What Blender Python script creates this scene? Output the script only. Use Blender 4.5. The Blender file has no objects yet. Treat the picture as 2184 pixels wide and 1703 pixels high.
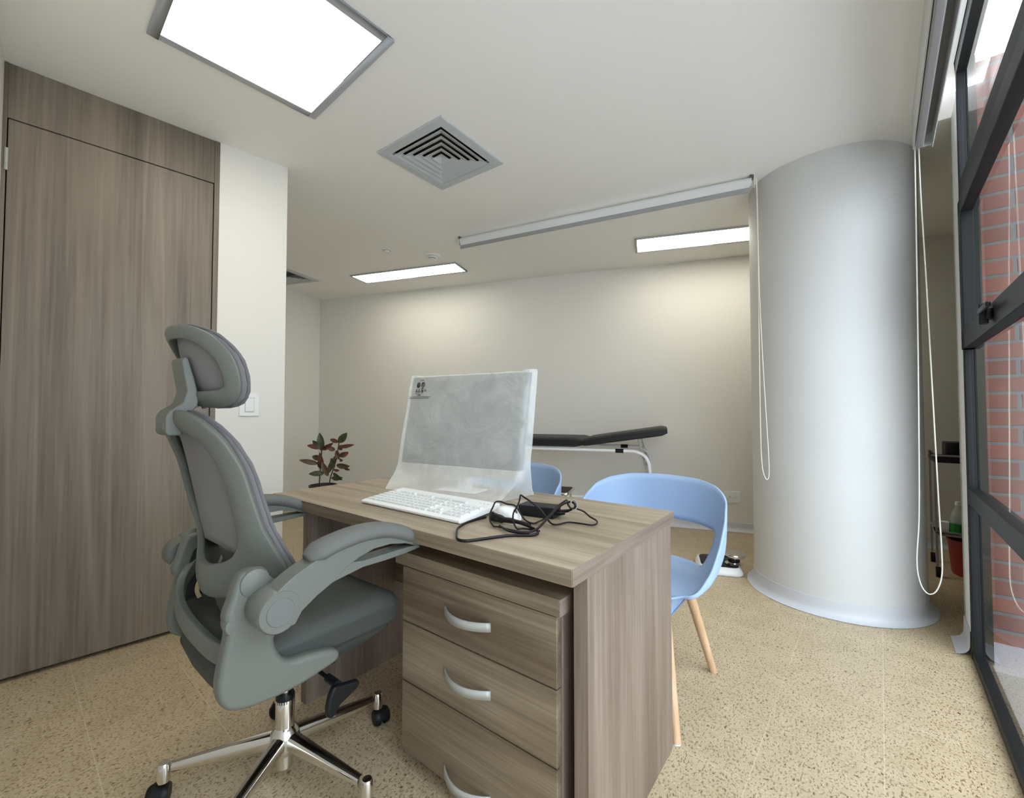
import bpy, bmesh, math, random
from math import sin, cos, pi, radians
from mathutils import Vector, Matrix, noise

random.seed(7)
S = bpy.context.scene
COL = S.collection

# ------------------------------------------------------------------ camera
cam_d = bpy.data.cameras.new('camera')
cam = bpy.data.objects.new('camera', cam_d)
COL.objects.link(cam)
cam.location = (0, 0, 1.08)
cam.rotation_euler = (pi / 2 + 0.029, 0, 0)
cam_d.sensor_width = 36
cam_d.lens = 922.25 / 2184 * 36
cam_d.clip_start = 0.02
S.camera = cam

# ------------------------------------------------------------------ world, exposure
wd = bpy.data.worlds.new('overcast_sky')
S.world = wd
wd.use_nodes = True
wn = wd.node_tree.nodes
bg = wn['Background']
geo = wn.new('ShaderNodeTexCoord')
grad = wn.new('ShaderNodeSeparateXYZ')
ramp = wn.new('ShaderNodeValToRGB')
ramp.color_ramp.elements[0].position = 0.46
ramp.color_ramp.elements[0].color = (0.36, 0.38, 0.43, 1)
ramp.color_ramp.elements[1].position = 0.86
ramp.color_ramp.elements[1].color = (0.80, 0.89, 1.0, 1)
mp = wn.new('ShaderNodeMath'); mp.operation = 'MULTIPLY_ADD'
mp.inputs[1].default_value = 0.5; mp.inputs[2].default_value = 0.5
wl = wd.node_tree.links
wl.new(geo.outputs['Generated'], grad.inputs[0])
wl.new(grad.outputs['Z'], mp.inputs[0])
wl.new(mp.outputs[0], ramp.inputs[0])
wl.new(ramp.outputs[0], bg.inputs['Color'])
bg.inputs['Strength'].default_value = 3.7
PANEL_NEAR = 5.0
PANEL_FAR = 5.0
S.view_settings.view_transform = 'Standard'
S.view_settings.look = 'None'
S.view_settings.gamma = 1.0
S.view_settings.use_curve_mapping = False
S.view_settings.exposure = 1.04
S.cycles.max_bounces = 12
S.cycles.diffuse_bounces = 6
S.cycles.glossy_bounces = 5
S.cycles.transparent_max_bounces = 12
S.cycles.sample_clamp_indirect = 6

# ------------------------------------------------------------------ materials
def mat(name, col, rough=0.5, metal=0.0, spec=0.5, bump=None, coat=0.0):
    m = bpy.data.materials.new(name)
    m.use_nodes = True
    n = m.node_tree.nodes; l = m.node_tree.links
    b = n['Principled BSDF']
    b.inputs['Base Color'].default_value = (*col, 1)
    b.inputs['Roughness'].default_value = rough
    b.inputs['Metallic'].default_value = metal
    b.inputs['Specular IOR Level'].default_value = spec
    b.inputs['Coat Weight'].default_value = coat
    if bump:
        sc, st = bump
        tc = n.new('ShaderNodeTexCoord'); nz = n.new('ShaderNodeTexNoise'); bp = n.new('ShaderNodeBump')
        nz.inputs['Scale'].default_value = sc; nz.inputs['Detail'].default_value = 3
        bp.inputs['Strength'].default_value = st; bp.inputs['Distance'].default_value = 0.002
        l.new(tc.outputs['Object'], nz.inputs['Vector']); l.new(nz.outputs['Fac'], bp.inputs['Height'])
        l.new(bp.outputs['Normal'], b.inputs['Normal'])
    return m

def wood(name, c1, c2, c3, axis='z', band=5.0, rough=0.5, fine=1.0, streak=0.0, seed=0.0):
    """laminate wood: long grain along one axis of the object"""
    m = bpy.data.materials.new(name); m.use_nodes = True
    n = m.node_tree.nodes; l = m.node_tree.links; b = n['Principled BSDF']
    tc = n.new('ShaderNodeTexCoord')
    def mapped(long_s, cross_s, off):
        mp = n.new('ShaderNodeMapping')
        s = [cross_s] * 3; s['xyz'.index(axis)] = long_s
        mp.inputs['Scale'].default_value = s
        mp.inputs['Location'].default_value = (off, off * 1.7, off * .6)
        l.new(tc.outputs['Object'], mp.inputs['Vector']); return mp
    big = n.new('ShaderNodeTexNoise'); big.inputs['Scale'].default_value = 1.0
    big.inputs['Detail'].default_value = 2.5; big.inputs['Distortion'].default_value = 0.9
    l.new(mapped(0.55, band, seed).outputs[0], big.inputs['Vector'])
    fi = n.new('ShaderNodeTexNoise'); fi.inputs['Scale'].default_value = 1.0
    fi.inputs['Detail'].default_value = 4; fi.inputs['Roughness'].default_value = 0.65
    l.new(mapped(3.0 * fine, 150 * fine, seed + 3).outputs[0], fi.inputs['Vector'])
    mid = n.new('ShaderNodeTexNoise'); mid.inputs['Scale'].default_value = 1.0; mid.inputs['Detail'].default_value = 3
    mid.inputs['Distortion'].default_value = 0.4
    l.new(mapped(1.2, 28 * fine, seed + 5).outputs[0], mid.inputs['Vector'])
    r = n.new('ShaderNodeValToRGB')
    e = r.color_ramp.elements
    e[0].position = 0.37; e[0].color = (*c1, 1)
    e[1].position = 0.63; e[1].color = (*c3, 1)
    x = e.new(0.5); x.color = (*c2, 1)
    a1 = n.new('ShaderNodeMath'); a1.operation = 'MULTIPLY_ADD'; a1.inputs[1].default_value = 0.35
    a2 = n.new('ShaderNodeMath'); a2.operation = 'MULTIPLY_ADD'; a2.inputs[1].default_value = 0.35
    s0 = n.new('ShaderNodeMath'); s0.operation = 'MULTIPLY'; s0.inputs[1].default_value = 0.45
    l.new(big.outputs['Fac'], s0.inputs[0])
    l.new(mid.outputs['Fac'], a1.inputs[0]); l.new(s0.outputs[0], a1.inputs[2])
    l.new(fi.outputs['Fac'], a2.inputs[0]); l.new(a1.outputs[0], a2.inputs[2])
    sub = n.new('ShaderNodeMath'); sub.operation = 'SUBTRACT'; sub.inputs[1].default_value = 0.075
    l.new(a2.outputs[0], sub.inputs[0])
    l.new(sub.outputs[0], r.inputs[0])
    out = r.outputs[0]
    if streak > 0:
        st = n.new('ShaderNodeTexNoise'); st.inputs['Scale'].default_value = 1.0; st.inputs['Detail'].default_value = 1
        st.inputs['Distortion'].default_value = 0.7
        l.new(mapped(0.22, 4.2, seed + 9).outputs[0], st.inputs['Vector'])
        rr = n.new('ShaderNodeValToRGB'); ee = rr.color_ramp.elements
        ee[0].position = 0.47; ee[0].color = (0, 0, 0, 1); ee[1].position = 0.53; ee[1].color = (0, 0, 0, 1)
        q = ee.new(0.5); q.color = (1, 1, 1, 1)
        l.new(st.outputs['Fac'], rr.inputs[0])
        mx = n.new('ShaderNodeMix'); mx.data_type = 'RGBA'
        ms = n.new('ShaderNodeMath'); ms.operation = 'MULTIPLY'; ms.inputs[1].default_value = streak
        l.new(rr.outputs[0], ms.inputs[0]); l.new(ms.outputs[0], mx.inputs[0])
        l.new(out, mx.inputs[6]); mx.inputs[7].default_value = (c3[0] * 1.25, c3[1] * 1.2, c3[2] * 1.1, 1)
        out = mx.outputs[2]
    l.new(out, b.inputs['Base Color'])
    b.inputs['Roughness'].default_value = rough
    bp = n.new('ShaderNodeBump'); bp.inputs['Strength'].default_value = 0.12; bp.inputs['Distance'].default_value = 0.001
    l.new(fi.outputs['Fac'], bp.inputs['Height']); l.new(bp.outputs['Normal'], b.inputs['Normal'])
    return m

def emit(name, col, st):
    m = bpy.data.materials.new(name); m.use_nodes = True
    n = m.node_tree.nodes; l = m.node_tree.links; n.clear()
    o = n.new('ShaderNodeOutputMaterial'); e = n.new('ShaderNodeEmission')
    e.inputs[0].default_value = (*col, 1); e.inputs[1].default_value = st
    l.new(e.outputs[0], o.inputs[0]); return m

def thin(name, col, transp, rough=0.5, noise_amt=0.0):
    """thin translucent sheet: part see-through, part diffuse"""
    m = bpy.data.materials.new(name); m.use_nodes = True
    n = m.node_tree.nodes; l = m.node_tree.links; b = n['Principled BSDF']
    b.inputs['Base Color'].default_value = (*col, 1); b.inputs['Roughness'].default_value = rough
    t = n.new('ShaderNodeBsdfTransparent'); mx = n.new('ShaderNodeMixShader')
    mx.inputs[0].default_value = transp
    l.new(b.outputs[0], mx.inputs[1]); l.new(t.outputs[0], mx.inputs[2])
    l.new(mx.outputs[0], n['Material Output'].inputs[0])
    if noise_amt:
        tc = n.new('ShaderNodeTexCoord'); nz = n.new('ShaderNodeTexNoise'); nz.inputs['Scale'].default_value = 9
        nz.inputs['Detail'].default_value = 5; nz.inputs['Roughness'].default_value = 0.62; nz.inputs['Distortion'].default_value = 0.8
        l.new(tc.outputs['Object'], nz.inputs['Vector'])
        bp = n.new('ShaderNodeBump'); bp.inputs['Strength'].default_value = 0.55; bp.inputs['Distance'].default_value = 0.012
        l.new(nz.outputs['Fac'], bp.inputs['Height']); l.new(bp.outputs['Normal'], b.inputs['Normal'])
        ma = n.new('ShaderNodeMath'); ma.operation = 'MULTIPLY_ADD'
        ma.inputs[1].default_value = -noise_amt; ma.inputs[2].default_value = transp + noise_amt * 0.5
        l.new(nz.outputs['Fac'], ma.inputs[0]); l.new(ma.outputs[0], mx.inputs[0])
    return m

def pane_mat(name, tint=(0.93, 0.97, 0.96), ior=1.5):
    m = bpy.data.materials.new(name); m.use_nodes = True
    n = m.node_tree.nodes; l = m.node_tree.links; n.clear()
    o = n.new('ShaderNodeOutputMaterial'); mx = n.new('ShaderNodeMixShader')
    fr = n.new('ShaderNodeFresnel')
    # a thin pane reflects the same from both faces: undo the node's back-face inversion
    ge = n.new('ShaderNodeNewGeometry'); mi = n.new('ShaderNodeMath'); mi.operation = 'MULTIPLY_ADD'
    mi.inputs[1].default_value = 1 / ior - ior; mi.inputs[2].default_value = ior
    l.new(ge.outputs['Backfacing'], mi.inputs[0]); l.new(mi.outputs[0], fr.inputs['IOR'])
    t = n.new('ShaderNodeBsdfTransparent'); t.inputs[0].default_value = (*tint, 1)
    g = n.new('ShaderNodeBsdfGlossy'); g.inputs['Roughness'].default_value = 0.0
    l.new(fr.outputs[0], mx.inputs[0]); l.new(t.outputs[0], mx.inputs[1]); l.new(g.outputs[0], mx.inputs[2])
    l.new(mx.outputs[0], o.inputs[0]); return m

WALL = mat('painted_wall', (0.745, 0.728, 0.68), 0.62, bump=(260, 0.12))
COLP = mat('column_paint', (0.60, 0.60, 0.585), 0.55, bump=(160, 0.1))
CEIL = mat('painted_ceiling', (0.87, 0.855, 0.81), 0.7, bump=(200, 0.08))
WHITEP = mat('white_plastic', (0.78, 0.79, 0.78), 0.35)
COVE = mat('vinyl_cove', (0.57, 0.58, 0.61), 0.42)
FRAMEB = mat('dark_aluminium', (0.009, 0.010, 0.010), 0.5, 0.0, 0.25)
BLACK = mat('black_plastic', (0.006, 0.006, 0.007), 0.45, 0, 0.3)
CORD = mat('black_rubber', (0.006, 0.004, 0.005), 0.42, 0, 0.3)
CHROME = mat('chrome', (0.78, 0.77, 0.74), 0.12, 1.0)
SATIN = mat('satin_metal', (0.42, 0.43, 0.40), 0.5, 0.35)
WHITEM = mat('white_enamel', (0.80, 0.80, 0.80), 0.3)
PLAST = mat('grey_green_plastic', (0.130, 0.140, 0.120), 0.46, bump=(600, 0.06))
FABR = mat('dark_grey_upholstery', (0.050, 0.056, 0.050), 0.75, bump=(900, 0.3))
PADM = mat('arm_pad_foam', (0.125, 0.130, 0.120), 0.75, bump=(1100, 0.4))
MESHM = mat('grey_mesh_fabric', (0.20, 0.19, 0.19), 0.8, bump=(1400, 0.5))
TRIMM = mat('lilac_ribbed_piping', (0.150, 0.142, 0.152), 0.75, bump=(900, 0.6))
BLUE = mat('pale_blue_plastic', (0.32, 0.44, 0.64), 0.45)
BEECH = wood('beech_wood', (0.50, 0.31, 0.17), (0.60, 0.39, 0.23), (0.68, 0.47, 0.30), 'z', 8, 0.45)
VINYLB = mat('black_upholstery', (0.010, 0.010, 0.010), 0.5, 0, 0.35)
DOORW = wood('door_laminate', (0.115, 0.090, 0.066), (0.175, 0.143, 0.110), (0.235, 0.195, 0.152), 'z', 3.2, 0.48, 0.6, 0.40)
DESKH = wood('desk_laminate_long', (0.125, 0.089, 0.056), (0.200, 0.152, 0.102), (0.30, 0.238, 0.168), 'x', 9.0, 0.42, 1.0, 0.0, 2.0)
DESKV = wood('desk_laminate_upright', (0.145, 0.104, 0.078), (0.212, 0.162, 0.126), (0.29, 0.230, 0.186), 'z', 9.0, 0.42, 1.0, 0.0, 4.0)
GLASS = pane_mat('window_glass')

def floor_mat():
    m = bpy.data.materials.new('terrazzo_vinyl'); m.use_nodes = True
    n = m.node_tree.nodes; l = m.node_tree.links; b = n['Principled BSDF']
    tc = n.new('ShaderNodeTexCoord')
    mp = n.new('ShaderNodeMapping'); mp.inputs['Rotation'].default_value = (0, 0, radians(40.6))
    l.new(tc.outputs['Object'], mp.inputs['Vector'])
    def tex(sc, stretch, lo, hi, seed=0, dist=0.4):
        q = n.new('ShaderNodeMapping'); q.inputs['Scale'].default_value = (sc, sc * stretch, sc)
        q.inputs['Location'].default_value = (seed, seed, 0)
        l.new(mp.outputs[0], q.inputs['Vector'])
        z = n.new('ShaderNodeTexNoise'); z.inputs['Scale'].default_value = 1; z.inputs['Detail'].default_value = 1.5
        z.inputs['Distortion'].default_value = dist
        l.new(q.outputs[0], z.inputs['Vector'])
        r = n.new('ShaderNodeValToRGB'); e = r.color_ramp.elements
        e[0].position = lo; e[0].color = (0, 0, 0, 1); e[1].position = hi; e[1].color = (1, 1, 1, 1)
        l.new(z.outputs['Fac'], r.inputs[0]); return r.outputs[0]
    def mix(fac, a, bcol):
        x = n.new('ShaderNodeMix'); x.data_type = 'RGBA'
        l.new(fac, x.inputs[0])
        if isinstance(a, tuple): x.inputs[6].default_value = (*a, 1)
        else: l.new(a, x.inputs[6])
        x.inputs[7].default_value = (*bcol, 1); return x.outputs[2]
    c = mix(tex(9, 1.0, 0.35, 0.65, 1), (0.46, 0.365, 0.225), (0.52, 0.415, 0.27))
    c = mix(tex(150, 0.75, 0.60, 0.68, 3, 0.2), c, (0.60, 0.50, 0.36))
    c = mix(tex(165, 0.6, 0.57, 0.61, 11), c, (0.29, 0.20, 0.12))
    c = mix(tex(120, 0.5, 0.66, 0.69, 23), c, (0.15, 0.09, 0.05))
    # tile seams
    mp2 = n.new('ShaderNodeMapping'); mp2.inputs['Rotation'].default_value = (0, 0, radians(40.4))
    l.new(tc.outputs['Object'], mp2.inputs['Vector'])
    sp = n.new('ShaderNodeSeparateXYZ'); l.new(mp2.outputs[0], sp.inputs[0])
    fac = None
    for ax, off in (('X', 0.012), ('Y', 0.10)):
        md = n.new('ShaderNodeMath'); md.operation = 'ADD'; md.inputs[1].default_value = 30.5 * 1 + off
        l.new(sp.outputs[ax], md.inputs[0])
        mo = n.new('ShaderNodeMath'); mo.operation = 'MODULO'; mo.inputs[1].default_value = 0.305
        l.new(md.outputs[0], mo.inputs[0])
        lt = n.new('ShaderNodeMath'); lt.operation = 'LESS_THAN'; lt.inputs[1].default_value = 0.0028
        l.new(mo.outputs[0], lt.inputs[0])
        if fac is None: fac = lt.outputs[0]
        else:
            mxx = n.new('ShaderNodeMath'); mxx.operation = 'MAXIMUM'
            l.new(fac, mxx.inputs[0]); l.new(lt.outputs[0], mxx.inputs[1]); fac = mxx.outputs[0]
    hf = n.new('ShaderNodeMath'); hf.operation = 'MULTIPLY'; hf.inputs[1].default_value = 0.38
    l.new(fac, hf.inputs[0])
    c = mix(hf.outputs[0], c, (0.72, 0.64, 0.48))
    l.new(c, b.inputs['Base Color'])
    b.inputs['Roughness'].default_value = 0.38
    b.inputs['Specular IOR Level'].default_value = 0.45
    return m
FLOOR = floor_mat()

def brick_mat():
    m = bpy.data.materials.new('red_brick'); m.use_nodes = True
    n = m.node_tree.nodes; l = m.node_tree.links; b = n['Principled BSDF']
    tc = n.new('ShaderNodeTexCoord')
    mp = n.new('ShaderNodeMapping'); mp.inputs['Rotation'].default_value = (pi / 2, 0, 0)
    sw = n.new('ShaderNodeSeparateXYZ'); cb = n.new('ShaderNodeCombineXYZ')
    l.new(tc.outputs['Object'], sw.inputs[0])
    l.new(sw.outputs['X'], cb.inputs['X']); l.new(sw.outputs['Z'], cb.inputs['Y'])
    br = n.new('ShaderNodeTexBrick')
    br.inputs['Scale'].default_value = 1.0
    br.inputs['Brick Width'].default_value = 0.225; br.inputs['Row Height'].default_value = 0.0725
    br.inputs['Mortar Size'].default_value = 0.008; br.inputs['Mortar Smooth'].default_value = 0.3
    br.inputs['Color1'].default_value = (0.27, 0.095, 0.068, 1); br.inputs['Color2'].default_value = (0.19, 0.070, 0.052, 1)
    br.inputs['Mortar'].default_value = (0.16, 0.15, 0.14, 1)
    l.new(cb.outputs[0], br.inputs['Vector'])
    nz = n.new('ShaderNodeTexNoise'); nz.inputs['Scale'].default_value = 30; nz.inputs['Detail'].default_value = 4
    l.new(tc.outputs['Object'], nz.inputs['Vector'])
    mx = n.new('ShaderNodeMix'); mx.data_type = 'RGBA'; mx.blend_type = 'MULTIPLY'; mx.inputs[0].default_value = 0.45
    l.new(br.outputs['Color'], mx.inputs[6]); l.new(nz.outputs['Color'], mx.inputs[7])
    l.new(mx.outputs[2], b.inputs['Base Color']); b.inputs['Roughness'].default_value = 0.85
    bp = n.new('ShaderNodeBump'); bp.inputs['Strength'].default_value = 0.6; bp.inputs['Distance'].default_value = 0.006
    bp.invert = True
    l.new(br.outputs['Fac'], bp.inputs['Height']); l.new(bp.outputs['Normal'], b.inputs['Normal'])
    return m
BRICK = brick_mat()
DESKT_LIT = wood('desk_laminate_lit_top', (0.175, 0.130, 0.086), (0.285, 0.225, 0.155), (0.39, 0.32, 0.235), 'x', 9.0, 0.42, 1.0, 0.0, 2.0)  # lit copy of the drawer laminate: light on the desktop painted into its colour
DESKE = wood('desk_edge_band', (0.145, 0.104, 0.078), (0.212, 0.162, 0.126), (0.29, 0.230, 0.186), 'y', 9.0, 0.42, 1.0, 0.0, 6.0)

# ------------------------------------------------------------------ object helpers
def link(o, parent=None):
    COL.objects.link(o)
    if parent is not None: o.parent = parent
    return o

def mk(name, verts, faces, m, parent=None, smooth=False, bevel=0.0, seg=2, sub=0, solid=0.0, soff=0.0, loc=None, rotz=0.0, ang=40):
    me = bpy.data.meshes.new(name)
    me.from_pydata([tuple(v) for v in verts], [], faces)
    bm = bmesh.new(); bm.from_mesh(me)
    bmesh.ops.remove_doubles(bm, verts=bm.verts, dist=1e-6)
    bmesh.ops.recalc_face_normals(bm, faces=bm.faces)
    if smooth:
        for f in bm.faces: f.smooth = True
        for e in bm.edges:
            if len(e.link_faces) == 2 and e.calc_face_angle(0) > radians(ang): e.smooth = False
    bm.to_mesh(me); bm.free()
    o = bpy.data.objects.new(name, me)
    if m is not None: me.materials.append(m)
    link(o, parent)
    if loc: o.location = loc
    o.rotation_euler[2] = rotz
    if solid:
        s = o.modifiers.new('solid', 'SOLIDIFY'); s.thickness = solid; s.offset = soff
    if bevel:
        b = o.modifiers.new('bevel', 'BEVEL'); b.width = bevel; b.segments = seg; b.limit_method = 'ANGLE'
        b.angle_limit = radians(35); b.harden_normals = False
        for p in me.polygons: p.use_smooth = True
        w = o.modifiers.new('wn', 'WEIGHTED_NORMAL'); w.keep_sharp = True
    if sub:
        s = o.modifiers.new('sub', 'SUBSURF'); s.levels = sub; s.render_levels = sub
        for p in me.polygons: p.use_smooth = True
    return o

def join(parts):
    V = []; F = []
    for v, f in parts:
        k = len(V); V += [tuple(x) for x in v]; F += [tuple(i + k for i in q) for q in f]
    return V, F

def bx(x0, x1, y0, y1, z0, z1):
    v = [(x, y, z) for z in (z0, z1) for y in (y0, y1) for x in (x0, x1)]
    return v, [(0, 2, 3, 1), (4, 5, 7, 6), (0, 1, 5, 4), (1, 3, 7, 5), (3, 2, 6, 7), (2, 0, 4, 6)]

def prism(poly, a, b, axis='x'):
    """extrude a 2d polygon along an axis between a and b"""
    def P(p, t):
        if axis == 'x': return (t, p[0], p[1])
        if axis == 'y': return (p[0], t, p[1])
        return (p[0], p[1], t)
    n = len(poly)
    v = [P(p, a) for p in poly] + [P(p, b) for p in poly]
    f = [tuple(range(n - 1, -1, -1)), tuple(range(n, 2 * n))]
    f += [(i, (i + 1) % n, n + (i + 1) % n, n + i) for i in range(n)]
    return v, f

def catmull(pts, n=6, closed=False):
    P = [Vector(p) for p in pts]; out = []
    m = len(P); rng = m if closed else m - 1
    for i in range(rng):
        g = (lambda k: P[k % m]) if closed else (lambda k: P[max(0, min(m - 1, k))])
        p0, p1, p2, p3 = g(i - 1), g(i), g(i + 1), g(i + 2)
        for j in range(n):
            t = j / n
            out.append(0.5 * ((2 * p1) + (p2 - p0) * t + (2 * p0 - 5 * p1 + 4 * p2 - p3) * t * t + (3 * p1 - p0 - 3 * p2 + p3) * t ** 3))
    if not closed: out.append(P[-1])
    return out

def resample(pts, n, closed=True):
    P = [Vector(p) for p in pts]
    if closed: P = P + [P[0]]
    L = [0]
    for a, b in zip(P, P[1:]): L.append(L[-1] + (b - a).length)
    out = []; k = 0
    cnt = n if closed else n - 1
    for i in range(n):
        t = L[-1] * i / cnt
        while k < len(L) - 2 and L[k + 1] < t: k += 1
        d = L[k + 1] - L[k]
        out.append(P[k].lerp(P[k + 1], 0 if d == 0 else min(1, (t - L[k]) / d)))
    return out

def tube(path, r, sides=12, closed=False, flat=1.0, cap=True):
    P = [Vector(p) for p in path]; n = len(P)
    R = r if isinstance(r, (list, tuple)) else [r] * n
    V = []; F = []
    T = []
    for i in range(n):
        a = P[(i - 1) % n] if (closed or i > 0) else P[0]
        b = P[(i + 1) % n] if (closed or i < n - 1) else P[-1]
        T.append((b - a).normalized())
    up = Vector((0, 0, 1)) if abs(T[0].z) < 0.9 else Vector((1, 0, 0))
    nrm = (up - T[0] * up.dot(T[0])).normalized()
    for i in range(n):
        nrm = (nrm - T[i] * nrm.dot(T[i])).normalized()
        bn = T[i].cross(nrm)
        for k in range(sides):
            a = 2 * pi * k / sides
            V.append(P[i] + nrm * cos(a) * R[i] + bn * sin(a) * R[i] * flat)
    rng = n if closed else n - 1
    for i in range(rng):
        for k in range(sides):
            j = (i + 1) % n
            F.append((i * sides + k, i * sides + (k + 1) % sides, j * sides + (k + 1) % sides, j * sides + k))
    if cap and not closed:
        F.append(tuple(range(sides - 1, -1, -1))); F.append(tuple((n - 1) * sides + k for k in range(sides)))
    return V, F

def lathe(prof, seg=32, c=(0, 0, 0), axis='z'):
    V = []; F = []
    n = len(prof)
    for i in range(seg):
        a = 2 * pi * i / seg
        for r, z in prof:
            if axis == 'z': V.append((c[0] + r * cos(a), c[1] + r * sin(a), c[2] + z))
            elif axis == 'x': V.append((c[0] + z, c[1] + r * cos(a), c[2] + r * sin(a)))
            else: V.append((c[0] + r * cos(a), c[1] + z, c[2] + r * sin(a)))
    for i in range(seg):
        j = (i + 1) % seg
        for k in range(n - 1):
            F.append((i * n + k, j * n + k, j * n + k + 1, i * n + k + 1))
    return V, F

def grid(rows):
    n = len(rows[0]); V = [p for r in rows for p in r]
    F = [(i * n + k, i * n + k + 1, (i + 1) * n + k + 1, (i + 1) * n + k) for i in range(len(rows) - 1) for k in range(n - 1)]
    return V, F

def rring(rows):
    """closed loops: rows[i] is a closed ring"""
    n = len(rows[0]); V = [p for r in rows for p in r]
    F = [(i * n + k, i * n + (k + 1) % n, (i + 1) * n + (k + 1) % n, (i + 1) * n + k) for i in range(len(rows) - 1) for k in range(n)]
    return V, F

def thing(name, label, cat, loc=(0, 0, 0), rotz=0.0, group=None):
    o = bpy.data.objects.new(name, None); COL.objects.link(o)
    o.empty_display_size = 0.1
    o.location = loc; o.rotation_euler = (0, 0, rotz)
    o['label'] = label; o['category'] = cat
    if group: o['group'] = group
    return o

def tag(o, label, cat, group=None):
    o['label'] = label; o['category'] = cat
    if group: o['group'] = group
    return o

def struct(name, vf, m, bevel=0.0, smooth=False, loc=None, rotz=0.0, label=None):
    o = mk(name, vf[0], vf[1], m, None, smooth, bevel, loc=loc, rotz=rotz)
    o['kind'] = 'structure'
    if label: o['label'] = label
    return o

def dup(root, loc, rotz, label=None):
    r = root.copy(); COL.objects.link(r); r.location = loc; r.rotation_euler = (0, 0, rotz)
    if label: r['label'] = label
    for ch in list(root.children):
        c = ch.copy(); COL.objects.link(c); c.parent = r
        for g in list(ch.children):
            d = g.copy(); COL.objects.link(d); d.parent = c
    return r

def az(a):
    """rotation so that local +Y points to compass angle a (degrees clockwise from +Y)"""
    return -radians(a)

H = 2.5
# directions of the window wall
WU = Vector((0.648, 0.7615, 0)); WN = Vector((0.7615, -0.648, 0))
def WP(u, n, z): return WU * u + WN * n + Vector((0, 0, z))
P1 = Vector((-2.054, 1.71, 0)); DD = Vector((0.6934, 0.7206, 0)); DN = Vector((0.7206, -0.6934, 0))
P2 = P1 + DD * 1.075
P4 = Vector((-2.439, 5.46, 0)); BW = Vector((0.946, -0.324, 0)); BM = Vector((-0.324, -0.946, 0))
BW.normalize(); BM.normalize()
P3 = P4 + BM * 2.55
P0c = P1 + DN * 2.905      # corner behind the camera, on the window plane

# ------------------------------------------------------------------ room shell
def slab(pts, z0, z1):
    return prism([(p[0], p[1]) for p in pts], z0, z1, 'z')

def wallseg(name, a, b, side, th, z0=0.0, z1=H, m=WALL, label=None):
    """wall whose room face runs a->b, thickness laid to `side` (unit vector away from room)"""
    s = Vector(side) * th
    o = struct(name, prism([(a[0], a[1]), (b[0], b[1]), (b[0] + s[0], b[1] + s[1]), (a[0] + s[0], a[1] + s[1])], z0, z1, 'z'), m)
    if label: o['label'] = label
    return o

UE = 2.76          # far end of the window
US = 2.98          # far end of the stub wall
NR = 2.2           # depth of the bay beyond the brick wall
B_END = P4 + BW * 8.16
outer = [P0c + DN * 0 - WU * 0.3, P1 - DD * 0.3, P3 + Vector((-0.6, -0.9, 0)), P4 + Vector((-0.5, 0.4, 0)), B_END + Vector((0.5, 0.2, 0)), WP(US, NR + .3, 0), WP(US, 0.32, 0), WP(-0.3, 0.32, 0)]
floor_pts = [WP(-0.4, 0.325, 0), P1 - DD * 0.3 - DN * .1, P3 + Vector((-0.5, -0.8, 0)), P4 + Vector((-0.4, 0.5, 0)), B_END + Vector((0.4, 0.4, 0)), WP(US - .05, NR + .1, 0), WP(US - .05, 0.325, 0)]
struct('floor', slab(floor_pts, -0.1, 0.0), FLOOR)
ceil_pts = [WP(-0.4, 0.215, 0), P1 - DD * 0.3 - DN * .1, P3 + Vector((-0.5, -0.8, 0)), P4 + Vector((-0.4, 0.5, 0)), B_END + Vector((0.4, 0.4, 0)), WP(US - .05, NR + .1, 0), WP(US - .05, 0.215, 0)]
ceiling = struct('ceiling', slab(ceil_pts, H, H + 0.12), CEIL)
def cut_hole(obj, c, w, a, z0, z1):
    cu = mk('cutter', *bx(-w / 2, w / 2, -w / 2, w / 2, z0, z1), None, loc=(c[0], c[1], 0), rotz=az(a))
    b = obj.modifiers.new('b', 'BOOLEAN'); b.object = cu; b.operation = 'DIFFERENCE'; b.solver = 'EXACT'
    bpy.context.view_layer.update()
    dg = bpy.context.evaluated_depsgraph_get()
    me = bpy.data.meshes.new_from_object(obj.evaluated_get(dg))
    obj.modifiers.clear(); obj.data = me
    bpy.data.objects.remove(cu)
VENT_A = ((-.34 - .447) / 2, (2.022 + 2.728) / 2); VENT_B = (-2.39, 4.50)
cut_hole(ceiling, VENT_A, .386, 36.3, H - .05, H + .08)
cut_hole(ceiling, VENT_B, .37, 18.9, H - .05, H + .08)
# the slot above the window that hides the blind's top
struct('trim_1', prism([(WP(-.4, .215, 0)[0], WP(-.4, .215, 0)[1]), (WP(US, .215, 0)[0], WP(US, .215, 0)[1]), (WP(US, .34, 0)[0], WP(US, .34, 0)[1]), (WP(-.4, .34, 0)[0], WP(-.4, .34, 0)[1])], 2.66, 2.72, 'z'), CEIL)
wallseg('wall_near', P0c - DN * 0, P1, -DD, 0.12)
wallseg('wall_hall', P2 - DN * 0.12, P3 + Vector((-.1, 0, 0)), Vector((-0.72, -0.69, 0)), 0.1)
wallseg('wall_left', P3 - BM * 0, P4, -BW, 0.12)
wallseg('wall_back', P4 - BW * 0.12, B_END, -BM, 0.12)
wallseg('wall_right', B_END, WP(US, NR, 0), WN, 0.12)
# door wall, with the opening for the timber panel
def dloc(o):
    o.location = P1; o.rotation_euler[2] = math.atan2(DD[1], DD[0]); return o
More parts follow.
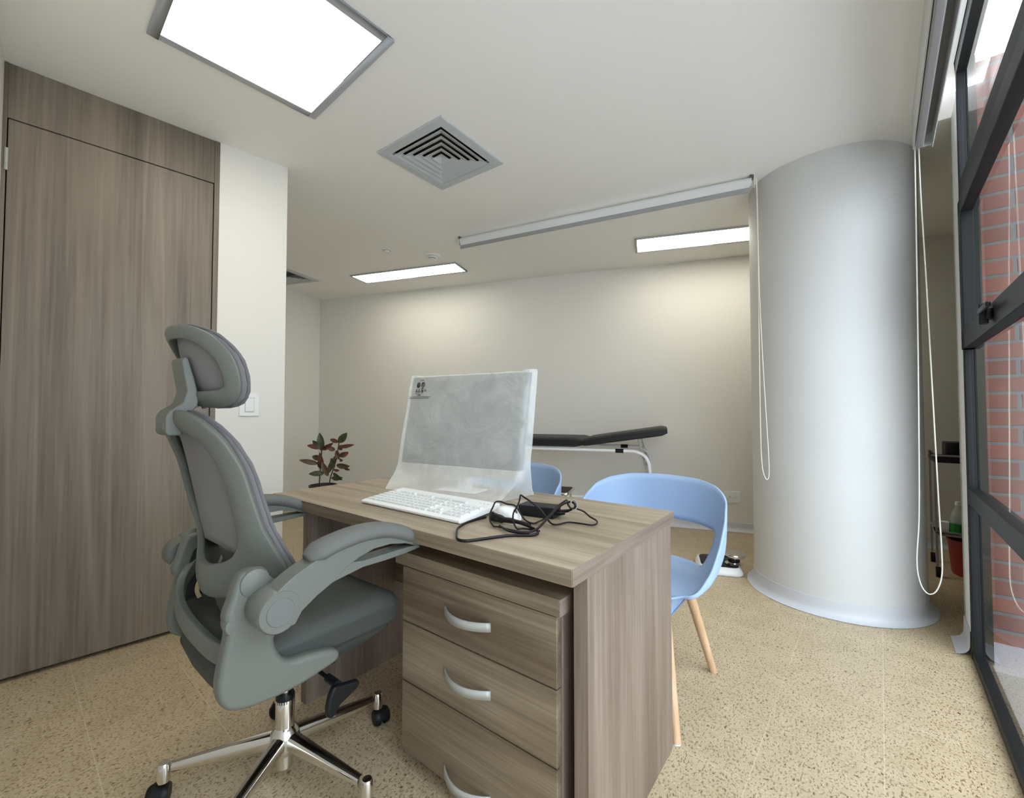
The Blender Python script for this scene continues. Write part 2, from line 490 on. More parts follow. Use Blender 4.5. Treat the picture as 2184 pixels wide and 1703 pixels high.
# local frame: x along wall, y = away from the room (behind), z up
wl = struct('wall_door', join([bx(0.741, 1.075, 0, 0.12, 0, H)]), WALL); dloc(wl)
dr = thing('door_1', None, 'door')
del dr['label']; del dr['category']
dr['kind'] = 'structure'
dloc(dr)
mk('door_frame', *join([bx(0.0, 0.012, -0.004, 0.10, 0, H - .001), bx(0.718, 0.741, -0.004, 0.10, 0, H - .001), bx(0.012, 0.718, 0.0, 0.05, 2.274, H - .001)]), DOORW, dr, bevel=0.0012)
mk('door_panel', *bx(0.0155, 0.7145, 0.001, 0.042, 0.018, 2.2695), DOORW, dr, bevel=0.0012)
mk('door_stop', *join([bx(0.008, 0.722, 0.046, 0.10, 0.0, 2.30)]), BLACK, dr)
hg = mk('hinge', *lathe([(0, -0.045), (0.006, -0.045), (0.006, -0.016), (0.0052, -0.015), (0.006, -0.014), (0.006, 0.014), (0.0052, 0.015), (0.006, 0.016), (0.006, 0.045), (0, 0.045)], 14, (0.013, -0.006, 2.10)), SATIN, dr, smooth=True)
mk('hinge', *lathe([(0, -0.045), (0.006, -0.045), (0.006, 0.045), (0, 0.045)], 14, (0.013, -0.006, 0.25)), SATIN, dr, smooth=True)

# stub wall at the far end of the window, with its small cove
wallseg('wall_stub', WP(UE, 0.287, 0), WP(US, 0.287, 0), WN, 0.024)
wallseg('wall_bay', WP(US, 0.287, 0), WP(US, NR, 0), -WU, 0.05)

# cove skirtings: swept quarter profile
def cove_path(name, pts, inward, closed=False, r=0.04, h=0.09):
    """pts follow the wall base, inward(i) gives the unit vector into the room"""
    prof = [(0.0, h), (0.003, h - .001), (0.004, 0.05)] + [(0.004 + r * (1 - cos(a)), r * (1 - sin(a)) + 0.0) for a in (0.25, 0.5, 0.8, 1.1, 1.35, 1.5708)]
    prof = [(d, max(z, 0.0) + 0.002) for d, z in prof]
    rows = []
    for i, p in enumerate(pts):
        w = inward(i)
        rows.append([(p[0] + w[0] * d, p[1] + w[1] * d, z) for d, z in prof])
    if closed: rows.append(rows[0])
    return grid(rows)
def sk(name, a, b, inw, r=0.04, h=0.085):
    v = cove_path(name, [a, b], lambda i: inw, r=r, h=h)
    o = struct(name, v, COVE, smooth=True)
sk('baseboard_back', P4, B_END, BM, h=0.075)
sk('baseboard_left', P3, P4, BW)
sk('baseboard_stub', WP(UE + .02, .2865, 0), WP(US, .2865, 0), -WN, 0.045, 0.11)
dskt = cove_path('x', [P1 + DD * 0.745, P1 + DD * 1.075], lambda i: DN, r=0.03, h=0.08)
struct('baseboard_door', dskt, COVE, smooth=True)
sk('baseboard_near', P1, P0c, DD)

# round column with cove base
CC = Vector((1.936, 2.636, 0)); CR = 0.415
struct('wall_column', lathe([(CR, 0), (CR, H + 0.02)], 96, tuple(CC)), COLP, smooth=True)
pts = [(CC[0] + CR * cos(2 * pi * i / 96), CC[1] + CR * sin(2 * pi * i / 96)) for i in range(96)]
cv = cove_path('c', pts, lambda i: (cos(2 * pi * i / 96), sin(2 * pi * i / 96)), closed=True, r=0.038, h=0.085)
struct('baseboard_column', cv, COVE, smooth=True)

# ------------------------------------------------------------------ window (dark frame, four heights)
win = thing('window_1', None, 'window'); del win['label']; del win['category']; win['kind'] = 'structure'
win.rotation_euler[2] = math.atan2(WU[1], WU[0])
# local: x = along window (u), y = -WN?  (rotation maps +y to (-WU.y, WU.x) = -WN), so outside is -y
def wb(u0, u1, n0, n1, z0, z1): return bx(u0, u1, -n1, -n0, z0, z1)
U0 = -0.2
fr = [wb(U0, UE, .287, .335, 0.0, 0.035),            # sill rail
      wb(U0, UE, .287, .335, .675, .745),            # low transom
      wb(U0, UE, .287, .335, 2.005, 2.10),           # top transom
      wb(U0, UE, .287, .335, 2.60, 2.66),            # head
      wb(UE - .022, UE, .287, .316, 0, 2.66),        # far jamb
      wb(UE - .012, UE + .018, .317, .350, 0, 2.66),
      wb(U0, U0 + .05, .287, .335, 0, 2.66),
      wb(1.18, 1.23, .287, .335, 0, 2.66)]
mk('window_frame', *join(fr), FRAMEB, win, bevel=0.003)
sash = [wb(1.235, UE - .035, .278, .318, 1.35, 1.43), wb(1.235, UE - .035, .278, .318, 1.94, 2.004), wb(UE - .11, UE - .036, .278, .318, 1.35, 2.004), wb(1.235, 1.30, .278, .318, 1.35, 2.004)]
mk('window_sash', *join(sash), FRAMEB, win, bevel=0.003)
hd = [wb(2.02, 2.06, .262, .278, 1.375, 1.41), wb(1.90, 2.05, .246, .258, 1.395, 1.411), wb(2.032, 2.048, .248, .270, 1.36, 1.43)]
mk('window_handle', *join(hd), BLACK, win, bevel=0.004)
for (a, b, z0, z1) in ((1.23, UE - .035, .035, .675), (1.23, UE - .035, .745, 1.35), (1.30, UE - .11, 1.43, 1.94), (1.23, UE - .035, 2.10, 2.60), (U0 + .05, 1.18, .035, .675), (U0 + .05, 1.18, .745, 2.005), (U0 + .05, 1.18, 2.10, 2.60)):
    mk('window_pane', [(a, -.305, z0), (b, -.305, z0), (b, -.305, z1), (a, -.305, z1)], [(0, 1, 2, 3)], GLASS, win)

# brick wall outside, square to the window
bw = struct('wall_brick', bx(0.312, 3.6, -0.10, 0.0, -0.3, 2.64), BRICK)
bw.location = WU * (UE + .10 + .02); bw.rotation_euler[2] = math.atan2(WN[1], WN[0])
GROUND = mat('outside_paving', (0.72, 0.71, 0.70), 0.8, bump=(30, .4))
struct('floor_outside', slab([WP(-3, .66, 0), WP(-3, 6, 0), WP(UE + .03, 6, 0), WP(UE + .03, .66, 0)], -0.12, -0.03), GROUND)
LEDGE = mat('concrete_ledge', (0.20, 0.195, 0.19), 0.75, bump=(40, .5))
struct('trim_3', slab([WP(-3, .34, 0), WP(-3, .66, 0), WP(UE + .03, .66, 0), WP(UE + .03, .34, 0)], -0.12, -0.025), LEDGE)
struct('trim_2', slab([WP(UE + .02, .336, 0), WP(UE + .02, 3.6, 0), WP(UE + 0.0, 3.6, 0), WP(UE, .336, 0)], -0.03, 0.09), mat('plinth_paint', (.36, .33, .36), .6))

# ------------------------------------------------------------------ ceiling lights, vents, detectors
LFRAME = mat('light_frame', (0.40, 0.42, 0.44), 0.5)
def light_panel(label, c, w, d, rim, a, st, group=None, glow=(1.0, 0.965, 0.83)):
    t = thing('ceiling_light', label, 'ceiling light', (c[0], c[1], H), az(a))
    x, y = w / 2, d / 2
    fr = join([bx(-x, x, -y, -y + rim, -.012, 0), bx(-x, x, y - rim, y, -.012, 0), bx(-x, -x + rim, -y + rim, y - rim, -.012, 0), bx(x - rim, x, -y + rim, y - rim, -.012, 0)])
    mk('light_frame', *fr, LFRAME, t, bevel=0.002)
    mk('diffuser', *bx(-x + rim, x - rim, -y + rim, y - rim, -.008, -.002), emit('panel_glow_%.1f' % st, glow, st), t)
    return t
light_panel('large square white panel light nearest the camera, beside the door wall', ((-1.361 - .45) / 2, (1.576 + 1.605) / 2), 0.666, 0.63, 0.034, 41.0, PANEL_NEAR)
def corner_panel(label, p, ax, w, d, st):
    # p = near-left corner, ax = compass angle of the long side
    e = Vector((sin(radians(ax)), cos(radians(ax)), 0)); q = Vector((-e[1], e[0], 0))
    c = Vector((p[0], p[1], 0)) + e * w / 2 + q * d / 2
    light_panel(label, c, w, d, 0.016, ax - 90, st)
corner_panel('long narrow panel light left of the smoke detector, near the far wall', (-1.69, 4.46), 109.0, 1.22, 0.275, PANEL_FAR)
corner_panel('long narrow panel light partly hidden behind the round column', (1.005, 3.50), 107.5, 1.22, 0.325, PANEL_FAR)

VENTM = mat('vent_metal', (0.50, 0.53, 0.54), 0.45)
def vent(label, c, w, a, rings=5):
    t = thing('ceiling_vent', label, 'air vent', (c[0], c[1], H), az(a))
    h = w / 2
    def sq(s, z): return [(-s, -s, z), (s, -s, z), (s, s, z), (-s, s, z)]
    prof = [(h, 0.0), (h, -.006), (h - .004, -.009), (h * .80, -.012), (h * .775, -.004), (h * .765, .012)]
    mk('vent_frame', *rring([sq(s, z) for s, z in prof]), VENTM, t, bevel=0.0)
    mk('vent_throat', *rring([sq(h * .772, .002), sq(h * .772, .075), sq(.001, .075)]), BLACK, t)
    for k in range(rings):
        s = h * .74 * (rings - k) / rings
        s2 = max(s - h * .137, .002)
        # louvre ring sloping up towards the centre
        v1 = rring([sq(s, -.012), sq(s2, .002)])
        if k < rings - 1:
            o = mk('vent_louvre', *v1, VENTM, t, solid=0.0012)
        else:
            mk('vent_centre', *rring([sq(s, -.012), sq(.001, .010)]), VENTM, t, solid=0.0012)
    return t
vent('square louvred air vent in front of the big square light', VENT_A, 0.497, 36.3)
vent('distant grey air vent half hidden by the white wall edge', VENT_B, 0.48, 18.9, 5)

# smoke detector, open sprinkler hole, flat cover plate
t = thing('smoke_detector', 'round white smoke detector above the left long light', 'smoke detector', (-0.723, 3.904, H))
mk('detector_base', *lathe([(0, 0), (.072, 0), (.072, -.008), (.066, -.012), (.035, -.014), (0, -.014)], 32), WHITEP, t, smooth=True)
mk('detector_dome', *lathe([(.036, -.013), (.038, -.022), (.034, -.026)], 32), WHITEP, t, smooth=True)
mk('detector_slot', *lathe([(.033, -.026), (.033, -.032)], 32), BLACK, t, smooth=True)
mk('detector_cap', *lathe([(.036, -.031), (.036, -.036), (.026, -.042), (0, -.043)], 32), WHITEP, t, smooth=True)
COPPER = mat('copper', (0.45, 0.16, 0.06), 0.4, 0.6)
t = thing('ceiling_sprinkler', 'small round recessed sprinkler with brown rim', 'sprinkler', (-1.102, 3.766, H))
mk('sprinkler_ring', *lathe([(.040, 0), (.042, -.004), (.030, -.005), (.029, 0.0)], 28), WHITEP, t, smooth=True)
mk('sprinkler_head', *lathe([(.0, -.004), (.028, -.004), (.028, -.001), (0, -.001)], 28), COPPER, t, smooth=True)
mk('sprinkler_cap', *lathe([(0, -.020), (.024, -.020), (.026, -.016), (.024, -.005), (0, -.005)], 28), WHITEP, t, smooth=True)
o = mk('ceiling_cover_plate', *lathe([(0, -.004), (.045, -.004), (.048, 0)], 28, (1.358, 3.317, H)), CEIL, smooth=True)
tag(o, 'small round blank plate in the ceiling beside the right long light', 'cover plate')

# ------------------------------------------------------------------ roller blinds
BLINDW = mat('blind_fabric', (0.70, 0.71, 0.70), 0.7)
BLINDG = mat('blind_rail_grey', (0.30, 0.30, 0.295), 0.5)
GREYB = mat('bracket_grey', (0.10, 0.10, 0.11), 0.5)
CHAINM = mat('white_chain', (0.80, 0.79, 0.70), 0.45)
def beads(path, r, step):
    P = resample(path, max(3, int(sum((Vector(a) - Vector(b)).length for a, b in zip(path, path[1:])) / step)), closed=False)
    return tube(P, [r * (1.0 if i % 2 else 0.62) for i in range(len(P))], 8)
# blind along the middle of the ceiling
e2 = Vector((0.897, -0.441, 0)); a2 = Vector((-0.429, 3.489, 0))
t = thing('roller_blind', 'rolled-up white roller blind across the middle of the ceiling', 'roller blind', (a2[0], a2[1], H), math.atan2(e2[1], e2[0]))
LB = 2.105
mk('blind_roll', *lathe([(0, .018), (.027, .018), (.027, LB - .018), (0, LB - .018)], 28, (0, 0, -.036), 'x'), BLINDW, t, smooth=True)
mk('blind_hanging_fabric', *bx(.03, LB - .03, -.0275, -.0255, -.082, -.036), BLINDW, t)
mk('bottom_rail', *bx(.028, LB - .028, -.033, -.021, -.108, -.080), BLINDG, t, bevel=0.004)
for x0 in (0.0, LB - .006):
    mk('blind_bracket', *join([bx(x0, x0 + .006, -.022, .025, -.066, 0), bx(x0 - .012 if x0 else x0, x0 + .03 if not x0 else x0 + .006, -.025, .025, -.004, 0)]), WHITEP, t, bevel=0.002)
    mk('blind_mount', *bx(x0 + .006 if not x0 else x0 - .022, x0 + .022 if not x0 else x0 - .004, -.026, .02, -.018, -.002), GREYB, t)
CHX = LB + .006
pth = catmull([(CHX, -.02, -.03), (CHX + .002, -.021, -.5), (CHX + .001, -.026, -1.0), (CHX + .0, -.03, -1.5), (CHX + .004, -.03, -1.72), (CHX + .018, -.03, -1.80), (CHX + .033, -.03, -1.81), (CHX + .040, -.03, -1.76), (CHX + .036, -.03, -1.60), (CHX + .02, -.03, -1.2), (CHX + .008, -.03, -.8), (CHX + .004, -.03, -.5), (CHX + .003, -.02, -.03)], 10)
mk('blind_chain', *beads(pth, .0026, .003), CHAINM, t, smooth=True)
# blind along the window
t = thing('roller_blind', 'rolled-up roller blind running above the tall window', 'roller blind', (0, 0, H), math.atan2(WU[1], WU[0]))
UB = 2.80
def wl_(u0, u1, n0, n1, z0, z1): return bx(u0, u1, -n1, -n0, z0, z1)
mk('blind_fascia', *join([wl_(-.15, UB, .143, .147, -.165, 0), wl_(-.15, UB, .147, .165, -.008, 0)]), BLINDW, t)
mk('blind_roll', *lathe([(0, -.14), (.034, -.14), (.034, UB - .02), (0, UB - .02)], 28, (0, -.184, -.085), 'x'), BLINDG, t, smooth=True)
mk('bottom_rail', *wl_(-.13, UB - .04, .150, .178, -.185, -.150), BLINDG, t, bevel=0.006)
mk('blind_back_strip', *wl_(-.15, UB, .209, .212, -.178, 0), BLINDW, t)
mk('blind_bracket', *wl_(UB - .004, UB, .143, .212, -.165, 0), WHITEP, t)
pth = catmull([(UB - .01, -.150, -.12), (UB - .01, -.147, -.5), (UB - .01, -.143, -1.0), (UB - .01, -.137, -1.5), (UB - .01, -.130, -1.9), (UB - .01, -.118, -2.12), (UB - .01, -.128, -2.22), (UB - .01, -.152, -2.262), (UB - .01, -.18, -2.245), (UB - .01, -.20, -2.17), (UB - .01, -.202, -2.05), (UB - .01, -.196, -1.8), (UB - .01, -.186, -1.3), (UB - .01, -.176, -.8), (UB - .01, -.166, -.4), (UB - .01, -.163, -.12)], 12)
mk('blind_chain', *beads(pth, .0032, .0034), CHAINM, t, smooth=True)

# ------------------------------------------------------------------ switches and outlet
def plate(name, label, cat, org, rot, x0, x1, z0, z1, rocker=True):
    t = thing(name, label, cat, org, rot)
    mk('plate', *bx(x0, x1, -.008, -.0005, z0, z1), WHITEP, t, bevel=0.003, seg=3)
    cx, cz = (x0 + x1) / 2, (z0 + z1) / 2
    if rocker:
        mk('rocker', *bx(cx - .021, cx + .021, -.0125, -.006, cz - .037, cz + .037), WHITEP, t, bevel=0.002)
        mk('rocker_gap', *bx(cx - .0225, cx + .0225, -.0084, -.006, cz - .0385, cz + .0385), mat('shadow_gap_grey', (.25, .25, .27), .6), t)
    else:
        for s in (-1, 1):
            f = mk('socket_face', *lathe([(0, -.010), (.015, -.010), (.016, -.007)], 24, (cx + s * .022, 0, cz), 'y'), WHITEP, t, smooth=True)
            mk('socket_slot', *join([bx(cx + s * .022 - .006, cx + s * .022 + .003, -.0112, -.009, cz + .0045, cz + .006), bx(cx + s * .022 - .005, cx + s * .022 + .003, -.0112, -.009, cz - .006, cz - .0045), bx(cx + s * .022 + .006, cx + s * .022 + .009, -.0112, -.009, cz - .0015, cz + .0015)]), BLACK, f)
    return t
plate('light_switch', 'white light switch on the white wall beside the door', 'light switch', tuple(P1), math.atan2(DD[1], DD[0]), .848, .945, 1.055, 1.178)
plate('light_switch', 'second light switch, half hidden on the far left wall', 'light switch', tuple(P3), math.atan2(-BM[1], -BM[0]), 2.55 - .60, 2.55 - .508, 1.09, 1.20)
plate('power_outlet', 'white double power outlet low on the far wall', 'power outlet', tuple(P4), math.atan2(BW[1], BW[0]), 4.625, 4.752, .255, .357, False)

# ------------------------------------------------------------------ desk  (local x = along front edge to the right, y = towards the back)
DESK_R = math.atan2(-0.612, 0.791)
DX = Vector((cos(DESK_R), sin(DESK_R), 0)); DY = Vector((-DX[1], DX[0], 0))
DO = Vector((-.962, 1.754, 0))
LD = 1.375; WDp = 0.67
t = thing('desk', 'wood-effect office desk carrying the wrapped monitor', 'desk', tuple(DO), DESK_R)
mk('desktop', *bx(0, LD, 0, WDp, .712, .75), DESKT_LIT, t, bevel=0.0012)
mk('edge_band', *bx(0.0005, LD - .0005, -.0012, .0005, .7125, .7495), DESKH, t)  # darker laminate strip, shading of the front edge put into its colour
mk('edge_band', *bx(LD - .0005, LD + .0012, 0.0005, WDp - .0005, .7125, .7495), DESKE, t)
mk('side_panel', *bx(LD - .037, LD - .001, .07, WDp - .03, 0, .712), DESKV, t, bevel=0.001)
mk('side_panel', *bx(.205, .241, .02, WDp - .03, 0, .712), DESKV, t, bevel=0.001)
mk('modesty_panel', *bx(.241, LD - .037, .42, .438, .33, .712), DESKH, t, bevel=0.001)

# drawer pedestal
PX0 = -1.106 + 1.831; PX1 = -.516 + 1.831; PY = .847 - .80
t = thing('drawer_pedestal', 'three-drawer wood-effect pedestal under the desk', 'drawer unit', tuple(DO + DX * PX0 + DY * PY), DESK_R)
PW = PX1 - PX0
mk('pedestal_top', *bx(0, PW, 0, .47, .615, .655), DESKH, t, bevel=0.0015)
mk('edge_band', *bx(PW - .0005, PW + .0012, 0.0005, .4695, .6155, .6545), DESKE, t)
mk('carcass', *bx(.016, PW - .012, .034, .46, -.0 + .05, .615), DESKV, t, bevel=0.001)
for z0, z1, hz in ((.443, .606, .524), (.265, .439, .352), (.055, .261, .088)):
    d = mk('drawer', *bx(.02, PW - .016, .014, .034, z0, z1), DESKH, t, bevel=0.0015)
    pth = [(.205 + .17 * s, .014 - .034 * (1 - (2 * s - 1) ** 2) - .0, hz) for s in [i / 16 for i in range(17)]]
    rows = []
    for p in pth: rows.append([(p[0], p[1], p[2] + .0115), (p[0], p[1], p[2] - .0115)])
    v, f = grid(rows)
    mk('handle', v, f, SATIN, d, solid=0.004, smooth=True)
for x in (.06, PW - .06):
    for y in (.08, .41):
        mk('caster', *lathe([(0, -.012), (.025, -.012), (.025, .012), (0, .012)], 20, (x, y, .025), 'x'), BLACK, t, smooth=True)

# ------------------------------------------------------------------ office chair  (local x = sitter's right, y = forward)
CH = thing('office_chair', 'grey ergonomic mesh office chair with headrest on a chrome five-star base', 'office chair', (-.663, 1.290, 0), az(38))
def lerp_tab(tab, z):
    if z >= tab[0][0]: return tab[0][1]
    for (z1, v1), (z0, v0) in zip(tab, tab[1:]):
        if z >= z0: return v0 + (v1 - v0) * (z - z0) / (z1 - z0)
    return tab[-1][1]
Y0T = [(1.09, -.285), (1.04, -.272), (.95, -.255), (.87, -.238), (.80, -.224), (.74, -.213), (.68, -.205), (.60, -.20)]
YET = [(1.09, -.262), (1.05, -.240), (1.01, -.214), (.95, -.190), (.87, -.174), (.80, -.156), (.74, -.128), (.68, -.095), (.60, -.05)]
def backy(r, z, off=0.0):
    a = lerp_tab(Y0T, z); b = lerp_tab(YET, z)
    return a + (b - a) * min(1.6, (r / .21) ** 2) + off
def sym(half):
    full = list(half) + [(-a, b) for a, b in reversed(half[1:-1])]
    return [(a, 0, b) for a, b in full]
def ring_surface(outer, inner, yf, M=5, n=64, bulge=0.0):
    O = resample(catmull(sym(outer), 8, True), n); I = resample(catmull(sym(inner), 8, True), n)
    rows = []
    for j in range(M + 1):
        t = j / M; row = []
        for k in range(n):
            x = O[k][0] * (1 - t) + I[k][0] * t; z = O[k][2] * (1 - t) + I[k][2] * t
            row.append((x, yf(x, z) - bulge * sin(pi * t), z))
        rows.append(row)
    return rring(rows)
outer = [(0, 1.083), (.08, 1.081), (.135, 1.066), (.178, 1.025), (.200, .95), (.210, .87), (.214, .80), (.216, .74), (.208, .675), (.15, .635), (.07, .615), (0, .612)]
inner = [(0, 1.034), (.06, 1.033), (.108, 1.016), (.140, .975), (.156, .90), (.158, .82), (.146, .765), (.108, .718), (.05, .697), (0, .692)]
bf = mk('back_frame', *ring_surface(outer, inner, lambda x, z: backy(x, z), bulge=.008), PLAST, CH, smooth=True, solid=.018, soff=0, bevel=.005, seg=2)
# mesh panel stretched over the front of the frame
mo = [(0, 1.080), (.08, 1.078), (.133, 1.063), (.176, 1.023), (.198, .95), (.208, .87), (.212, .80), (.214, .74), (.207, .675), (.15, .70), (.08, .735), (0, .748)]
O = resample(catmull(sym(mo), 8, True), 64)
rows = []
for j in range(9):
    t_ = j / 8
    rows.append([(p[0] * (1 - t_), backy(p[0] * (1 - t_), p[2] * (1 - t_) + .9 * t_, .017), p[2] * (1 - t_) + .9 * t_) for p in O])
mk('mesh_back', *rring(rows), MESHM, CH, smooth=True, solid=.004)
pip = [Vector((p[0] * 1.0, backy(p[0], p[2], .020), p[2])) for p in O]
n_ = len(pip)
mk('piping', *tube(pip, [.0050 if i % 2 else .0042 for i in range(n_)], 8, closed=True), TRIMM, CH, smooth=True)
# lumbar pad seen below the mesh
rows = []
for j in range(7):
    z = .74 - j * .03
    rows.append([(x, backy(x, z, .045) + .012 * sin(pi * j / 6), z) for x in [-.14 + .28 * k / 12 for k in range(13)]])
mk('lumbar_pad', *grid(rows), PLAST, CH, smooth=True, solid=.016, bevel=.005)

# headrest
def heady(r, z):
    t_ = (z - 1.09) / .195
    return -.222 - .060 * t_ - .012 * sin(pi * max(0, min(1, t_))) + 2.9 * r * r - .004
ho = [(0, 1.290), (.06, 1.288), (.115, 1.268), (.150, 1.225), (.158, 1.18), (.146, 1.13), (.115, 1.098), (.06, 1.092), (0, 1.098)]
hi = [(0, 1.260), (.055, 1.257), (.095, 1.240), (.122, 1.205), (.126, 1.165), (.112, 1.136), (.05, 1.130), (0, 1.131)]
mk('headrest_frame', *ring_surface(ho, hi, heady, M=4, n=48, bulge=.006), PLAST, CH, smooth=True, solid=.014, bevel=.004)
O = resample(catmull(sym(ho), 8, True), 48)
rows = []
for j in range(7):
    t_ = j / 6
    rows.append([(p[0] * (1 - t_), heady(p[0] * (1 - t_), p[2] * (1 - t_) + 1.19 * t_) + .014, p[2] * (1 - t_) + 1.19 * t_) for p in O])
hm = mk('headrest_mesh', *rring(rows), MESHM, CH, smooth=True, solid=.004)
mk('piping', *tube([Vector((p[0], heady(p[0], p[2]) + .016, p[2])) for p in O], [.0048 if i % 2 else .0040 for i in range(48)], 8, closed=True), TRIMM, CH, smooth=True)
neck = [(-.278, 1.215), (-.284, 1.205), (-.279, 1.17), (-.272, 1.13), (-.280, 1.100), (-.305, 1.082), (-.313, 1.068), (-.313, 1.030), (-.305, 1.022), (-.280, 1.022), (-.278, 1.058), (-.266, 1.073), (-.249, 1.093), (-.246, 1.115), (-.256, 1.16), (-.270, 1.212)]
mk('headrest_stem', *prism([(a + .006, b) for a, b in neck], -.043, .043, 'x'), PLAST, CH, bevel=.007, seg=3)
mk('height_button', *bx(-.030, .030, -.3090, -.303, 1.036, 1.052), PLAST, CH, bevel=.0015)

# side brackets (L-shaped carriers), mirrored
brk = [(-.222, .725), (-.200, .731), (-.178, .722), (-.155, .698), (-.135, .672), (-.140, .60), (-.150, .555), (-.135, .515), (-.112, .494), (-.07, .487), (-.02, .477), (.004, .468), (.012, .455), (.004, .440), (-.03, .433), (-.09, .424), (-.16, .424), (-.215, .432), (-.246, .448), (-.260, .475), (-.262, .51), (-.254, .56), (-.246, .61), (-.252, .640), (-.243, .670), (-.235, .70)]
brk = [(p[0], p[1]) for p in catmull([(a, b, 0) for a, b in brk], 3, True)]
for s in (1, -1):
    x0, x1 = (.232, .272) if s > 0 else (-.255, -.222)
    sh = 0.0 if s > 0 else .035
    pl = [(a + sh, b - (0.012 if s < 0 else 0)) for a, b in brk]
    mk('side_bracket', *prism(pl, x0, x1, 'x'), PLAST, CH, bevel=.012, seg=4)
    ccx = sum(p[0] for p in pl) / len(pl); ccz = sum(p[1] for p in pl) / len(pl)
    rc = [(p[0] + (ccx - p[0]) * .30, p[1] + (ccz - .01 - p[1]) * .22) for p in pl]
    xi = x1 + .0006 if s < 0 else x0 - .0006
    mk('bracket_hollow_shade', *prism(rc, xi - .001, xi + .001, 'x'), mat('recess_shade_dark', (.02, .022, .02), .7), CH)  # flat dark plate: shade of the hollow inner side painted on
    mk('bracket_boss', *lathe([(0, -.03), (.026, -.03), (.034, .0), (.030, .012), (.014, .018), (0, .019)], 24, (s * .262 + (0 if s > 0 else .012), -.195 + sh, .700), 'x'), PLAST, CH, smooth=True)
    mk('bracket_boss', *lathe([(0, -.03), (.020, -.03), (.026, .0), (.022, .008), (.0, .012)], 24, (s * .262 + (0 if s > 0 else .012), -.228 + sh, .620), 'x'), PLAST, CH, smooth=True)
    # arm: pivot drum, curved beam with slot, pad
    pv = (-.172, .648)
    xa, xb = (s * .272, s * .345)
    mk('arm_pivot', *lathe([(0, xa), (.044, xa), (.046, xa + s * .02), (.046, xb - s * .004), (.043, xb), (.0, xb)], 32, (0, pv[0], pv[1]), 'x'), PLAST, CH, smooth=True)
    mk('pivot_cap', *lathe([(0, xb + s * .0018), (.0285, xb + s * .0018), (.030, xb)], 32, (0, pv[0], pv[1]), 'x'), mat('pivot_cap_grey', (.135, .145, .135), .5), CH, smooth=True)
    top = [(-.206, .672), (-.180, .692), (-.150, .712), (-.112, .730), (-.06, .748), (0, .756), (.06, .757), (.12, .745), (.17, .722), (.215, .698)]
    bot = [(.215, .690), (.16, .688), (.10, .686), (.03, .687), (-.04, .676), (-.09, .657), (-.125, .634), (-.135, .625)]
    topc = [(p[0], p[1]) for p in catmull([(a, b, 0) for a, b in top], 4)]
    # upper rail
    slot_t = [(.215, .712), (.16, .728), (.10, .738), (.04, .737), (.0, .728), (-.01, .722)]
    up = topc + [(.212, .688), (.19, .706), (.15, .722), (.10, .730), (.05, .729), (.012, .718), (.002, .708), (.04, .702), (.10, .703), (.16, .700), (.20, .694)] + bot
    # build the beam as two overlapping strips so the slot stays open
    beam = topc[:] + [(.20, .700), (.16, .716), (.11, .726), (.06, .726), (.02, .716), (-.02, .700), (-.05, .676), (-.09, .657), (-.125, .634), (-.14, .61), (-.19, .61)]
    low = [(-.03, .716), (.0, .708), (.03, .703), (.08, .703), (.14, .703), (.205, .702), (.215, .692), (.16, .688), (.10, .686), (.03, .687), (-.04, .676), (-.06, .672)]
    wv = .026
    xm = s * .318
    mk('armrest_beam', *join([prism(beam, xm - wv, xm + wv, 'x'), prism(low, xm - wv * .9, xm + wv * .9, 'x')]), PLAST, CH, bevel=.005, seg=3)
    pc = catmull([(0, -.104, .738), (0, -.085, .746), (0, -.05, .757), (0, 0, .765), (0, .05, .767), (0, .10, .761), (0, .14, .749), (0, .18, .731), (0, .212, .712)], 4)
    pr = [.010 + .012 * min(1, i / 5) * min(1, (len(pc) - 1 - i) / 4) for i in range(len(pc))]
    vv, ff = tube([(xm, p[1], p[2]) for p in pc], pr, 16, flat=1.75)
    mk('arm_pad', vv, ff, PADM, CH, smooth=True, ang=80)

# rear U band joining the brackets
ub = catmull([(-.235, -.12, .66), (-.225, -.17, .62), (-.19, -.205, .585), (-.12, -.225, .555), (-.03, -.232, .540), (.06, -.232, .532), (.15, -.225, .525), (.235, -.20, .52)], 6)
rows = []
for p in ub:
    rows.append([(p[0], p[1], p[2] + .022), (p[0], p[1] - .006, p[2]), (p[0], p[1] - .002, p[2] - .022)])
mk('rear_band', *grid(rows), PLAST, CH, smooth=True, solid=.020, soff=0, bevel=.006)
# inner lumbar hoop
ub = catmull([(-.17, -.11, .63), (-.12, -.14, .60), (-.04, -.155, .575), (.05, -.155, .565), (.14, -.14, .565), (.2, -.12, .57)], 5)
mk('lumbar_hoop', *grid([[(p[0], p[1], p[2] + .03), (p[0], p[1] - .004, p[2]), (p[0], p[1], p[2] - .03)] for p in ub]), PLAST, CH, smooth=True, solid=.014, bevel=.005)
mk('pull_strap', *tube(catmull([(-.10, -.17, .64), (-.115, -.185, .61), (-.118, -.19, .585), (-.112, -.185, .565)], 5), .006, 8, flat=.35), mat('tan_strap', (.42, .33, .18), .6), CH, smooth=True)

